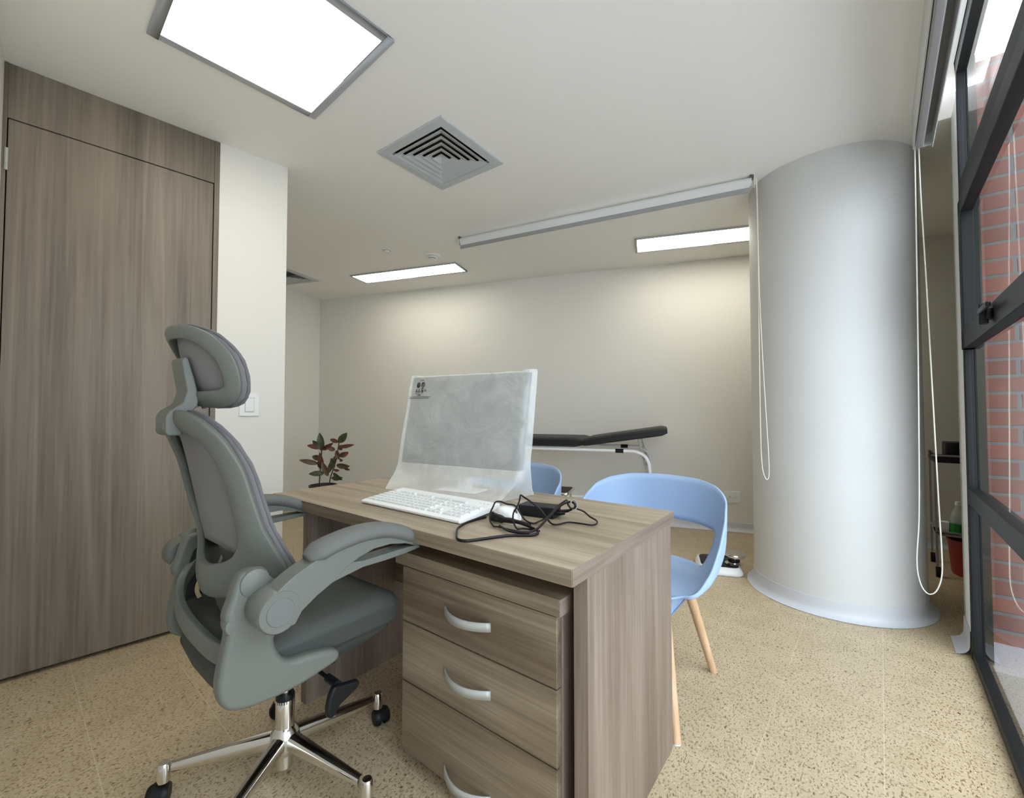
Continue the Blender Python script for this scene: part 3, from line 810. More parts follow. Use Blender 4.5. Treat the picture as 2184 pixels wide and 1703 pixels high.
# seat cushion: rounded slab built from loops
def seat_loop(sx, y0, y1, z, rr, n=48):
    out = []
    for k in range(n):
        a = 2 * pi * k / n; c, s_ = cos(a), sin(a)
        e = 0.25
        x = sx * math.copysign(abs(c) ** e, c); y = (y0 + y1) / 2 + (y1 - y0) / 2 * math.copysign(abs(s_) ** e, s_)
        out.append((x, y, z + .012 * ((x / .25) ** 2) - .012 * max(0, (y - .14) / .11) ** 2))
    return out
rows = [seat_loop(.02, -.03, .03, .535, 0), seat_loop(.12, -.12, .14, .536, 0), seat_loop(.200, -.17, .210, .534, 0), seat_loop(.232, -.20, .236, .525, 0), seat_loop(.243, -.212, .246, .509, 0), seat_loop(.247, -.214, .249, .502, 0), seat_loop(.243, -.212, .246, .495, 0), seat_loop(.243, -.210, .245, .458, 0), seat_loop(.236, -.20, .238, .446, 0), seat_loop(.02, -.03, .03, .444, 0)]
mk('seat_cushion', *rring(rows), FABR, CH, smooth=True, ang=75)
rows = [seat_loop(.235, -.20, .235, .462, 0), seat_loop(.225, -.215, .215, .43, 0), seat_loop(.17, -.20, .16, .385, 0), seat_loop(.10, -.14, .10, .365, 0), seat_loop(.01, -.02, .02, .36, 0)]
mk('seat_shell', *rring(rows), FABR, CH, smooth=True, ang=75)
mk('seat_mechanism', *bx(-.075, .075, -.10, .12, .315, .375), BLACK, CH, bevel=.01)
# lever with paddle
mk('tilt_lever', *join([tube([(.06, .018, .366), (.25, .018, .366)], .0055, 10), tube([(.20, .018, .366), (.25, .018, .366)], .011, 12)]), BLACK, CH, smooth=True)
padl = [(.002, .372), (.020, .368), (.040, .363), (.070, .357), (.078, .350), (.071, .337), (.047, .327), (.021, .318), (.008, .300), (-.004, .294), (-.014, .302), (-.016, .322), (-.010, .350)]
mk('lever_paddle', *prism(padl, .243, .262, 'x'), BLACK, CH, bevel=.006, seg=3)
# gas lift and base
mk('gas_lift', *lathe([(0, .14), (.0135, .14), (.0135, .345), (0, .345)], 24), CHROME, CH, smooth=True)
mk('gas_collar', *lathe([(.014, .258), (.023, .258), (.0255, .252), (.0255, .236), (.014, .236)], 24), BLACK, CH, smooth=True)
mk('gas_sleeve', *lathe([(.014, .246), (.0245, .246), (.0255, .243), (.0255, .165), (.014, .163)], 28), CHROME, CH, smooth=True)
mk('base_hub', *lathe([(.0, .166), (.026, .166), (.031, .160), (.038, .148), (.040, .138), (.038, .110), (.032, .092), (.024, .088), (.024, .052), (0, .052)], 30), CHROME, CH, smooth=True)
RB = .305
for k in range(5):
    wa = radians(48.8 + 72 * k)
    # world direction -> local
    la = wa - az(38)
    d = Vector((cos(la), sin(la), 0)); q = Vector((-d[1], d[0], 0))
    rows = []
    for i in range(9):
        t_ = i / 8; R_ = .028 + (RB - .022 - .028) * t_
        zc = .128 - .030 * t_; hw = .021 - .009 * t_; hh = .024 - .012 * t_
        c_ = d * R_
        pr = []
        for a_ in range(14):
            aa = 2 * pi * a_ / 14
            cx = math.copysign(abs(cos(aa)) ** .7, cos(aa)) * hw; cz = math.copysign(abs(sin(aa)) ** .7, sin(aa)) * hh
            pr.append(tuple(c_ + q * cx + Vector((0, 0, zc + cz))))
        rows.append(pr)
    v, f = rring(rows); f += [tuple(range(13, -1, -1)), tuple(8 * 14 + i for i in range(14))]
    tip = lathe([(0, .112), (.012, .111), (.0155, .104), (.0155, .062), (0, .062)], 18, tuple(d * RB))
    leg = mk('base_leg', *join([(v, f), tip]), CHROME, CH, smooth=True)
    c_ = d * (RB + .012)
    w1 = lathe([(0, -.025), (.022, -.025), (.0265, -.018), (.0265, -.007), (.012, -.006), (.012, .006), (.0265, .007), (.0265, .018), (.022, .025), (0, .025)], 22, (0, 0, 0), 'x')
    ca = la + random.uniform(-.5, .5)
    wv_ = [(Vector((x * cos(ca) - y * sin(ca), x * sin(ca) + y * cos(ca), z)) + c_ + Vector((0, 0, .0272))) for x, y, z in w1[0]]
    hood = lathe([(.029, -.012), (.0295, .012)], 22, (0, 0, 0), 'x')
    hv = []; 
    hoodf = [fc for fc in hood[1] if all(hood[0][i][2] > -.006 for i in fc)]
    hv = [(Vector((x * cos(ca) - y * sin(ca), x * sin(ca) + y * cos(ca), z)) + c_ + Vector((0, 0, .0272))) for x, y, z in hood[0]]
    mk('caster', *join([(wv_, w1[1]), (hv, hoodf)]), BLACK, leg, smooth=True)

# ------------------------------------------------------------------ guest chairs (local +y = facing the desk)
def make_guest(loc, rot, label):
    t = thing('guest_chair', label, 'chair', loc, rot, 'blue visitor chairs behind the desk')
    HX, HY = .300, .275
    NPH = 72; NV = 16
    def rim(ph):      # ph = angle from the rear, degrees 0..180
        tab = [(0, .795), (25, .790), (45, .775), (60, .752), (75, .712), (88, .655), (100, .585), (112, .520), (125, .470), (140, .445), (180, .440)]
        for (a, va), (b, vb) in zip(tab, tab[1:]):
            if ph <= b:
                u = (ph - a) / (b - a); u = u * u * (3 - 2 * u) * .5 + u * .5
                return va + (vb - va) * u
        return .44
    rows = []
    for j in range(NV + 1):
        v = j / NV; row = []
        for i in range(NPH):
            th = 2 * pi * i / NPH            # 0 = rear (-y)
            ph = abs(math.degrees((th + pi) % (2 * pi) - pi))
            sx = math.copysign(abs(sin(th)) ** .86, sin(th)); sy = -math.copysign(abs(cos(th)) ** .86, cos(th))
            zr = rim(ph)
            if v < .45:
                u = v / .45; rad = .74 * u; z = .425 + .012 * u * u
            else:
                u = (v - .45) / .55
                z0 = .437; z = z0 + (zr - z0) * u ** 1.25
                rad = .74 + .26 * sin(min(1, u * 1.35) * pi / 2)
                if zr < .46: rad = .74 + .18 * u
                rad += .02 * u * (1 if ph < 70 else 0)
            row.append((sx * HX * rad, sy * HY * rad, z))
        rows.append(row)
    V, F = rring(rows)
    keep = []
    for fc in F:
        c = sum((Vector(V[i]) for i in fc), Vector()) / 4
        th = math.degrees(math.atan2(c[0], -c[1]))
        if abs(th) < 53 and .462 < c[2] < (.59 if abs(th) < 48 else .575): continue
        keep.append(fc)
    o = mk('shell', V, keep, BLUE, t, smooth=True, ang=180)
    me = o.data
    s = o.modifiers.new('sub', 'SUBSURF'); s.levels = 1; s.render_levels = 1
    s = o.modifiers.new('solid', 'SOLIDIFY'); s.thickness = .007; s.offset = 0
    mk('underframe', *join([bx(-.15, .15, -.15, .15, .402, .418), bx(-.165, -.145, -.165, .165, .372, .424), bx(.145, .165, -.165, .165, .372, .424), bx(-.165, .165, -.165, -.145, .372, .424), bx(-.165, .165, .145, .165, .372, .424)]), BLUE, t, bevel=.004)
    for sx in (-1, 1):
        for sy in (-1, 1):
            a = Vector((sx * .125, sy * .125, .415)); b = Vector((sx * .203, sy * .246, .0))
            P = [a.lerp(b, k / 6) for k in range(7)]
            lg = mk('leg', *tube(P, [.0205 - .006 * k / 6 for k in range(7)], 16), BEECH, t, smooth=True)
            mk('foot_pad', *lathe([(0, 0), (.0140, 0), (.0140, .004), (0, .004)], 16, (b[0], b[1], 0)), WHITEP, lg, smooth=True)
    return t
def GH(g, h): return Vector((.61 * g + .792 * h, .792 * g - .61 * h, 0))
g0 = make_guest(tuple(GH(1.714, -.657)), DESK_R + pi, 'pale blue shell chair at the desk corner nearest the column')
dup(g0, tuple(GH(1.72, -1.405)), DESK_R + pi, 'pale blue shell chair mostly hidden behind the wrapped monitor')

# ------------------------------------------------------------------ monitor wrapped in its foam bag (local x to the right, y back)
MO = Vector((.031, 1.615, 0)); MA = math.atan2(-.5, .866)
M = thing('wrapped_monitor', 'desktop monitor still wrapped in its translucent white foam bag', 'monitor', (MO[0], MO[1], .75), MA)
SCR = mat('dark_screen', (.030, .036, .036), .35)
CHIN = mat('pale_chin', (.55, .55, .50), .4)
def tiltbox(x0, x1, z0, z1, y0, y1):
    sh = lambda z: .075 * max(0, (z - .11)) / .376
    v, f = bx(x0, x1, y0, y1, z0, z1)
    return [(x, y + sh(z), z) for x, y, z in v], f
mk('screen', *tiltbox(-.612, -.010, .106, .486, .012, .045), SCR, M, bevel=.004)
mk('screen_chin', *tiltbox(-.612, -.010, .070, .105, .012, .045), CHIN, M, bevel=.003)
mk('stand', *join([bx(-.33, -.28, .05, .09, .006, .30), bx(-.40, -.21, .0, .105, .001, .007)]), WHITEP, M, bevel=.003)
FO = [(0.0015, -.612, -.045, -.080, .0, -.004, .12), (.03, -.617, -.022, -.048, .0, -.002, .10), (.065, -.620, -.006, -.010, -.0, .004, .08), (.10, -.617, -.002, -.001, .0, .010, .065)]
# z, xFL, xFR, yF(left), -, xR rear, yRear
levels = []
for z, xl, xr, yf, _, xrr, yr in FO: levels.append((z, xl, xr, yf, xrr, yr))
for k in range(1, 15):
    z = .10 + .384 * k / 14; sh = .075 * (z - .11) / .376
    levels.append((z, -.615 + .004 * k / 14, -.002, sh + .0, .010, sh + .062 - .012 * k / 14))
rows = []
NF, NS = 40, 6
def crumple(p, amp):
    n1 = noise.noise(Vector(p) * 9.0); n2 = noise.noise(Vector(p) * 23.0 + Vector((5, 3, 1)))
    return amp * (n1 * .7 + n2 * .4)
for z, xl, xr, yf, xrr, yr in levels:
    row = []
    for k in range(NF): 
        u = k / NF; row.append([xl + (xr - xl) * u, yf, z])
    for k in range(NS):
        u = k / NS; row.append([xr + (xrr - xr) * u, yf + (yr - yf) * u, z])
    for k in range(NF):
        u = k / NF; row.append([xrr + (xl - .006 - xrr) * u, yr, z])
    for k in range(NS):
        u = k / NS; row.append([xl - .006 + .006 * u, yr + (yf - yr) * u, z])
    out = []
    for i, p in enumerate(row):
        amp = .006 if z > .1 else .012
        if z < .003: amp = .006
        dy = crumple((p[0], p[1] * 3, p[2]), amp)
        if i < NF: p[1] += dy - .004
        elif i < NF + NS: p[0] += dy * 1.2
        else: p[1] += dy
        if z > .1 and i < NF: p[1] = min(p[1], .075 * (z - .11) / .376 + .009)
        out.append(tuple(p))
    rows.append(out)
# top closed with a short upright seam
nrow = len(rows[0])
def toprow(dz, k):
    out = []
    for i, p in enumerate(rows_top):
        zz = .489 + dz + .002 * noise.noise(Vector((p[0] * 14, 0, 0)))
        if i < 3: zz += .004
        if NF - 2 < i < NF + NS + 2: zz += .006
        out.append((p[0], p[1] * (1 - k) + .112 * k, zz))
    return out
rows_top = rows[-1]
rows.append(toprow(.0, .05)); rows.append(toprow(.003, .5)); rows.append(toprow(.002, .98))
v, f = rring(rows)
BAG = thin('foam_bag', (.86, .88, .86), .60, .45, .24)
mk('foam_bag', v, f, BAG, M, smooth=True, ang=60)
# printed marks on the bag
INK = mat('black_print', (.02, .02, .02), .6)
bits = []
def on(x, z):
    sh = .075 * (z - .11) / .376
    return (x, min(sh + crumple((x, sh * 3, z), .006) - .004, sh + .009) - .0022, z)
def stroke(pts, w=.0012, closed=False):
    P = [Vector(on(*p)) for p in pts]
    bits.append(tube(P, w, 5, closed=closed, flat=1.0))
def circ(cx, cz, r, w=.002, a0=0, a1=360, rz=1.3): 
    n_ = 24; stroke([(cx + r * cos(radians(a0 + (a1 - a0) * k / n_)), cz + r * rz * sin(radians(a0 + (a1 - a0) * k / n_))) for k in range(n_ + (0 if a1 - a0 >= 360 else 1))], w, a1 - a0 >= 360)
def px2m(X, Y):   # marks measured in a 1703-px crop (100 px of the photo)
    return (-.605 + (X - 240) / 17.03 * .00222, .4905 - (Y - 425) / 17.03 * .00197 + .0)
def cpx(X, Y, r, w, a0=0, a1=360): 
    c = px2m(X, Y); circ(c[0], c[1], r, w, a0, a1)
# warning circles
cpx(605, 785, .0088, .0015); cpx(815, 778, .0088, .0013)
c = px2m(815, 778); stroke([(c[0] - .006, c[1] + .008), (c[0] + .006, c[1] - .008)], .0014)
stroke([(c[0] - .0015, c[1] + .007), (c[0] - .0005, c[1] + .001), (c[0] + .002, c[1] - .004)], .0015)
circ(c[0] - .001, c[1] + .0065, .002, .0014); 
stroke([(c[0] - .001, c[1] + .001), (c[0] - .005, c[1] - .007)], .0011)
c = px2m(605, 785); circ(c[0], c[1] + .002, .0034, .0013); 
for dz in (-.004, -.007, -.010): stroke([(c[0] - .0055 + abs(dz + .004) * .4, c[1] + dz), (c[0] + .0055 - abs(dz + .004) * .4, c[1] + dz)], .0017)
stroke([(c[0] - .006, c[1] + .006), (c[0] - .002, c[1] + .001)], .0013)
# small recycling triangles, arrow house, code
for X in (553, 675):
    c = px2m(X, 1000); stroke([(c[0] - .0055, c[1] - .006), (c[0] + .0055, c[1] - .006), (c[0], c[1] + .0075)], .0009, True)
    stroke([(c[0] - .0025, c[1] - .001), (c[0] + .0015, c[1] - .0035)], .0011)
c = px2m(810, 1000); stroke([(c[0] - .005, c[1] - .007), (c[0] + .005, c[1] - .007), (c[0] + .005, c[1] + .002), (c[0], c[1] + .003), (c[0] - .005, c[1] + .002)], .0009, True)
circ(c[0], c[1] + .004, .005, .0013, 20, 160); circ(c[0], c[1] - .002, .002, .001)
c = px2m(945, 990)
for i in range(7):
    x = c[0] - .0045 + (i % 3) * .004; zz = c[1] - .005 + (i // 3) * .0045
    stroke([(x, zz), (x + .0025, zz + .0015)], .0009)
for (X0, X1, Y, w) in ((665, 825, 597, .0013), (515, 590, 1098, .0009), (625, 715, 1098, .0009), (755, 850, 1090, .0009), (605, 745, 1170, .0017), (240, 1205, 1243, .0009), (240, 1145, 1300, .0009)):
    a, b = px2m(X0, Y), px2m(X1, Y); nn = max(3, int((b[0] - a[0]) / .006))
    for i in range(nn):
        u0 = i / nn; u1 = (i + .86) / nn
        stroke([(a[0] + (b[0] - a[0]) * u0, a[1]), (a[0] + (b[0] - a[0]) * u1, a[1])], w * (1.0 if i % 3 else .75))
mk('printed_marks', *join(bits), INK, M)

# ------------------------------------------------------------------ keyboard
KO = Vector((-.543, 1.566, .75))
K = thing('computer_keyboard', 'white full-size computer keyboard in front of the wrapped monitor', 'keyboard', tuple(KO), math.atan2(-.607, .795))
KW, KD = .49, .19
side = [(0, .004), (.004, .001), (.03, .0015), (KD - .01, .012), (KD, .016), (KD, .029), (KD - .004, .031), (.012, .0145), (.0, .011)]
mk('keyboard_body', *prism(side, 0, KW, 'x'), WHITEP, K, bevel=.0035, seg=3)
KEYM = mat('white_keycap', (.66, .68, .67), .5)
kcache = {}
keys = []
u = .0201
def kz(y): return .0145 + (y - .012) * (.0165 / (KD - .016))
def krow(y, x0, widths, d=.0165):
    x = x0
    for w in widths:
        if w > 0: keys.append((x, y, w * u - .0028, d))
        x += abs(w) * u
Y = [.018 + i * .0215 for i in range(6)]
X0k = .012
krow(Y[0], X0k, [1.25, 1.25, 1.25, 6.25, 1.25, 1.25, 1.25, 1.25])
krow(Y[1], X0k, [2.25] + [1] * 10 + [2.75])
krow(Y[2], X0k, [1.75] + [1] * 11 + [2.25])
krow(Y[3], X0k, [1.5] + [1] * 12 + [1.5])
krow(Y[4], X0k, [1] * 13 + [2])
XN = X0k + 15.3 * u
krow(Y[0], XN, [1, 1, 1]); krow(Y[1], XN, [-1, 1, -1]); krow(Y[3], XN, [1, 1, 1]); krow(Y[4], XN, [1, 1, 1])
XP = XN + 3.3 * u
krow(Y[0], XP, [2, 1]); krow(Y[1], XP, [1, 1, 1]); krow(Y[2], XP, [1, 1, 1]); krow(Y[3], XP, [1, 1, 1]); krow(Y[4], XP, [1, 1, 1, 1])
keys.append((XP + 3 * u, Y[0], u - .0028, .038)); keys.append((XP + 3 * u, Y[2], u - .0028, .038))
yf = Y[5] + .006
rest = []
for x in [X0k] + [X0k + (2 + i) * u for i in range(4)] + [X0k + (6.5 + i) * u for i in range(4)] + [X0k + (11 + i) * u for i in range(4)] + [XN + i * u for i in range(3)]:
    rest.append((x, yf, u - .0028, .012))
allk = keys + rest
xmax = max(k[0] + k[2] for k in allk); fx = (KW - .012) / xmax
def keymesh(w, d):
    key = (round(w, 4), round(d, 4))
    if key not in kcache:
        h = .0052; i_ = .0016
        v = [(0, 0, 0), (w, 0, 0), (w, d, 0), (0, d, 0), (i_, i_, h), (w - i_, i_, h), (w - i_, d - i_, h), (i_, d - i_, h)]
        me = bpy.data.meshes.new('key'); me.from_pydata(v, [], [(0, 3, 2, 1), (4, 5, 6, 7), (0, 1, 5, 4), (1, 2, 6, 5), (2, 3, 7, 6), (3, 0, 4, 7)])
        me.materials.append(KEYM); kcache[key] = me
    return kcache[key]
slope = math.atan2(.0165, KD - .016)
lim = 98
for i, (x, y, w, d) in enumerate(allk):
    if i < lim:
        o = bpy.data.objects.new('key', keymesh(w * fx, d)); link(o, K)
        o.location = (x * fx, y, kz(y) - .0005); o.rotation_euler = (slope, 0, 0)
far = []
for x, y, w, d in allk[lim:]:
    v, f = bx(0, w * fx, 0, d, 0, .005)
    far.append(([(x * fx + a, y + b * cos(slope), kz(y) + c_ + b * sin(slope)) for a, b, c_ in v], f))
if far:
    o = mk('keys_at_rear', *join(far), KEYM, K); o['kind'] = 'stuff'
mk('status_lights', *join([bx(.43 + i * .016, .433 + i * .016, .158, .161, kz(.16), kz(.16) + .0006) for i in range(3)]), GREYB, K)

# ------------------------------------------------------------------ mouse
t = thing('computer_mouse', 'white computer mouse tangled in the black cords', 'mouse', (-.015, 1.337, .7505), radians(-135))
rows = []
for j in range(9):
    a = j / 8 * pi / 2; row = []
    for k in range(28):
        b = 2 * pi * k / 28
        x = .031 * cos(a) ** .6 * math.copysign(abs(cos(b)) ** .8, cos(b)) if j < 8 else 0
        y = .051 * cos(a) ** .6 * math.copysign(abs(sin(b)) ** .85, sin(b)) if j < 8 else 0
        z = .036 * sin(a) * (1 - .25 * (y / .054 + .1) ** 2)
        row.append((x, y, z + .003))
    rows.append(row)
mk('mouse_body', *rring(rows), WHITEP, t, smooth=True)
mk('mouse_wheel', *lathe([(0, -.003), (.008, -.003), (.008, .003), (0, .003)], 16, (0, .034, .026), 'x'), GREYB, t, smooth=True)
mk('mouse_base', *lathe([(0, 0), (.030, 0), (.031, .004), (0, .004)], 24), GREYB, t, smooth=True)

# ------------------------------------------------------------------ power adapter and cords
t = thing('power_adapter', 'black power adapter brick lying behind the mouse', 'power adapter', (.019, 1.385, .7505), math.atan2(-.054, .105))
mk('adapter_body', *bx(0, .122, 0, .062, 0, .034), BLACK, t, bevel=.003)
mk('adapter_lead', *tube([(.12, .02, .015), (.135, .02, .015), (.150, .02, .018)], [.0065, .006, .0045], 12), BLACK, t, smooth=True)
A = [(-.080,1.340,.7555),(-.103,1.314,.7555),(-.131,1.272,.7555),(-.149,1.215,.756),(-0.147,1.158,0.756),(-0.139,1.109,0.756),(-0.122,1.093,0.756),(-0.098,1.097,0.756),(-0.054,1.119,0.756),(-0.004,1.140,0.756),(0.046,1.142,0.756),(0.066,1.151,0.757),(0.069,1.165,0.760),(0.054,1.185,0.764),(0.017,1.234,0.765),(-0.027,1.269,0.764),(-0.053,1.281,0.762)]
B = [(-0.035,1.228,0.758),(-0.005,1.165,0.760),(0.036,1.140,0.764),(0.063,1.158,0.766),(0.080,1.190,0.770),(0.105,1.236,0.782),(0.131,1.279,0.794),(0.158,1.316,0.802),(0.183,1.339,0.802),(0.191,1.318,0.797),(0.189,1.321,0.787),(0.176,1.348,0.774)]
C = [(.045,1.160,.757),(.0,1.188,.757),(-0.039,1.222,0.757),(-0.051,1.227,0.757),(-0.063,1.263,0.762),(-0.065,1.285,0.777),(-0.057,1.320,0.792),(-0.051,1.346,0.800),(-0.037,1.354,0.800),(-0.015,1.347,0.794),(0.009,1.333,0.792),(0.023,1.306,0.778),(0.038,1.281,0.762),(0.058,1.259,0.757),(0.076,1.274,0.757),(0.109,1.287,0.772),(0.134,1.311,0.792),(0.163,1.350,0.802),(0.172,1.362,0.802),(0.170,1.318,0.797),(0.176,1.293,0.792),(0.191,1.326,0.787)]
D = [(.075,1.180,.7565),(0.034,1.203,0.757),(0.014,1.203,0.757),(0.004,1.243,0.767),(0.004,1.273,0.782),(0.015,1.274,0.802),(0.022,1.288,0.817),(0.026,1.313,0.827),(0.033,1.295,0.827),(0.059,1.280,0.812),(0.079,1.276,0.797),(0.092,1.273,0.782),(0.103,1.270,0.767),(0.114,1.261,0.756),(0.128,1.248,0.756),(0.164,1.274,0.756),(0.196,1.261,0.756),(0.227,1.244,0.756),(0.245,1.261,0.756),(0.249,1.288,0.758),(0.234,1.310,0.764),(0.222,1.336,0.772),(0.202,1.328,0.782),(0.193,1.325,0.785)]
t = thing('power_cable', 'flat black mains cord looped in front of the keyboard', 'cord', (0, 1.2, .75))
def rel(L, o=Vector((0, 1.2, .75))): return [Vector(p) - o for p in L]
mk('cable', *tube(catmull(rel(A), 8), .0042, 10, flat=.62), CORD, t, smooth=True)
mk('cable', *tube(catmull(rel(B), 8), .0034, 10), CORD, t, smooth=True)
pc = rel([(0.050, 1.207, .764), (0.010, 1.250, .765), (-0.023, 1.269, .765), (-.045, 1.292, .765), (-0.062, 1.312, .765)])
mk('plug', *tube(catmull(pc, 4), [.006] * 5 + [.008] * 4 + [.012] * 4 + [.014] * 4, 10, flat=.7), BLACK, t, smooth=True)
t = thing('adapter_cable', 'thin black round cord rising in loops over the mouse', 'cord', (0, 1.2, .75))
mk('cable', *tube(catmull(rel(C), 8), .0026, 10), CORD, t, smooth=True)
mk('cable', *tube(catmull(rel(D), 8), .0026, 10), CORD, t, smooth=True)
tw = [Vector((.188, 1.328, .795)) + Vector((.010 * cos(a), .006 * sin(a), .013 * sin(a))) for a in [2 * pi * k / 16 for k in range(16)]]
mk('cable_tie', *tube(rel(tw), .0022, 8, closed=True, flat=2.2), SATIN, t, smooth=True)
mk('connector', *tube(rel([(.140, 1.365, .768), (.155, 1.352, .770), (.176, 1.344, .774)]), [.0065, .006, .0045], 12), BLACK, t, smooth=True)

# ------------------------------------------------------------------ examination couch (frame along the far wall)
def BWp(w, m, z=0): return P4 + BW * w + BM * m + Vector((0, 0, z))
t = thing('examination_couch', 'black padded examination couch with raised head on a white tube frame', 'examination couch', tuple(P4), math.atan2(BW[1], BW[0]))
# local x along the wall, y = -m (towards wall is +)
def pad(x0, x1, m0, m1, z, th, tilt=0.0, n=18):
    rows = []
    prof = [(0.02, 0), (.0, .012), (0.0, th - .018), (.022, th - .004), (.06, th)]
    half = [(-(m0 + a), b) for a, b in prof]
    loop = [(-(m0 + a), b) for a, b in prof] + [(-(m1 - a), b) for a, b in reversed(prof)]
    for i in range(n + 1):
        u_ = i / n; e = min(u_, 1 - u_) * (x1 - x0)
        k = 1 if e > .05 else (.55 + .45 * sin(e / .05 * pi / 2))
        x = x0 + (x1 - x0) * u_
        rows.append([(x, y, z + tilt * (x - x0) + (b - th / 2) * k + th / 2) for y, b in loop])
    v, f = rring(rows); nn = len(loop)
    f += [tuple(range(nn - 1, -1, -1)), tuple(n * nn + i for i in range(nn))]
    return v, f
mk('body_cushion', *pad(2.15, 3.455, .10, .70, .776, .078), VINYLB, t, smooth=True)
mk('head_cushion', *pad(3.425, 4.13, .10, .70, .780, .068, .155), VINYLB, t, smooth=True)
mk('cushion_board', *join([bx(2.2, 3.40, -.66, -.14, .765, .778)]), WHITEM, t)
for m_ in (.66, .14):
    P = [(2.28, -m_, .0), (2.30, -m_, .45), (2.30, -m_, .66), (2.34, -m_, .725), (2.42, -m_, .748), (2.6, -m_, .752), (3.2, -m_, .752), (3.80, -m_, .752), (3.90, -m_, .742), (3.965, -m_, .70), (3.99, -m_, .62), (3.995, -m_, .45), (4.0, -m_, .0)]
    fr_ = mk('frame_tube', *tube(catmull(P, 6), .0145, 14), WHITEM, t, smooth=True)
    mk('tube_clamp', *lathe([(0, 3.72), (.0175, 3.72), (.0175, 3.785), (0, 3.785)], 16, (0, -m_, .752), 'x'), BLACK, fr_, smooth=True)
    mk('support_rod', *join([tube([(3.90, -m_ + .03, .86), (3.965, -m_ + .03, .60)], .0055, 10), tube([(3.955, -m_ + .03, .655), (3.96, -m_ + .03, .635)], .012, 12), bx(3.875, 3.91, -m_ + .015, -m_ + .045, .855, .885)]), SATIN, t, smooth=True)
mk('cross_bar', *join([tube([(3.998, -.66, .30), (3.998, -.14, .30)], .012, 12), tube([(2.295, -.66, .30), (2.295, -.14, .30)], .012, 12), tube([(2.295, -.40, .30), (3.998, -.40, .30)], .012, 12)]), WHITEM, t, smooth=True)

# step stool in front of the couch
t = thing('step_stool', 'chrome-rimmed black step stool seen between the two blue chairs', 'step stool', tuple(BWp(3.20, .92)), math.atan2(BW[1], BW[0]))
mk('stool_top', *bx(-.18, .18, -.13, .13, .430, .452), BLACK, t, bevel=.006)
rp = [(-.19, -.14), (.19, -.14), (.19, .14), (-.19, .14)]
loop = []
for cx, cy, a0 in ((.165, -.115, -90), (.165, .115, 0), (-.165, .115, 90), (-.165, -.115, 180)):
    for k in range(5): loop.append((cx + .027 * cos(radians(a0 + 22.5 * k)), cy + .027 * sin(radians(a0 + 22.5 * k)), .440))
mk('chrome_rim', *tube(loop, .012, 10, closed=True), CHROME, t, smooth=True)
mk('lower_step', *bx(-.17, .17, -.32, -.15, .205, .225), BLACK, t, bevel=.006)
for sx in (-1, 1):
    P = catmull([(sx * .17, .13, .0), (sx * .17, .12, .25), (sx * .17, .10, .40), (sx * .17, .06, .43)], 4)
    mk('leg', *tube(P, .0095, 10), CHROME, t, smooth=True)
    P = catmull([(sx * .17, -.33, .0), (sx * .17, -.32, .20), (sx * .17, -.28, .235), (sx * .17, -.16, .26), (sx * .17, -.11, .40), (sx * .17, -.08, .43)], 4)
    mk('leg', *tube(P, .0095, 10), CHROME, t, smooth=True)

# ------------------------------------------------------------------ baby/floor scale by the column
t = thing('floor_scale', 'white floor scale with black mat and chrome dish beside the column', 'scale', (1.235, 2.915, 0), math.atan2(BW[1], BW[0]))
def rr_loop(x0, x1, y0, y1, r, z, n=7):
    L = []
    for cx, cy, a0 in ((x1 - r, y0 + r, -90), (x1 - r, y1 - r, 0), (x0 + r, y1 - r, 90), (x0 + r, y0 + r, 180)):
        for k in range(n): L.append((cx + r * cos(radians(a0 + 90 * k / (n - 1))), cy + r * sin(radians(a0 + 90 * k / (n - 1))), z))
    return L
SW, SD = .285, .30
rows = [rr_loop(.006, SW - .006, .006, SD - .006, .05, 0), rr_loop(.0, SW, .0, SD, .055, .010), rr_loop(0.002, SW - .002, .002, SD - .002, .055, .022), rr_loop(.018, SW - .018, .016, SD - .016, .045, .048), rr_loop(.026, SW - .026, .024, SD - .024, .04, .051), rr_loop(.1, SW - .1, .1, SD - .1, .02, .051)]
v, f = rring(rows); nn = len(rows[0]); f += [tuple(range(nn - 1, -1, -1)), tuple(5 * nn + i for i in range(nn))]
mk('scale_body', v, f, WHITEP, t, smooth=True, ang=60)
v, f = rring([rr_loop(.028, SW - .024, .028, SD - .026, .045, .0505), rr_loop(.030, SW - .026, .030, SD - .028, .045, .0535), rr_loop(.1, SW - .1, .1, SD - .1, .02, .0535)])
f += [tuple(2 * nn + i for i in range(nn))]
mk('rubber_mat', v, f, VINYLB, t, smooth=True, ang=50)
cx, cy = .237, .115
mk('dish_foot', *join([lathe([(.052, .0535), (.056, .058), (.048, .062), (.030, .062)], 28, (cx, cy, 0)), lathe([(.034, .055), (.034, .098)], 24, (cx, cy, 0))]), CHROME, t, smooth=True)
mk('dish_collar', *lathe([(.0345, .066), (.037, .070), (.037, .092), (.0345, .096)], 24, (cx, cy, 0)), BLACK, t, smooth=True)
mk('chrome_dish', *lathe([(.030, .096), (.062, .100), (.073, .110), (.076, .122), (.074, .127), (.060, .129), (0, .131)], 36, (cx, cy, 0)), CHROME, t, smooth=True)

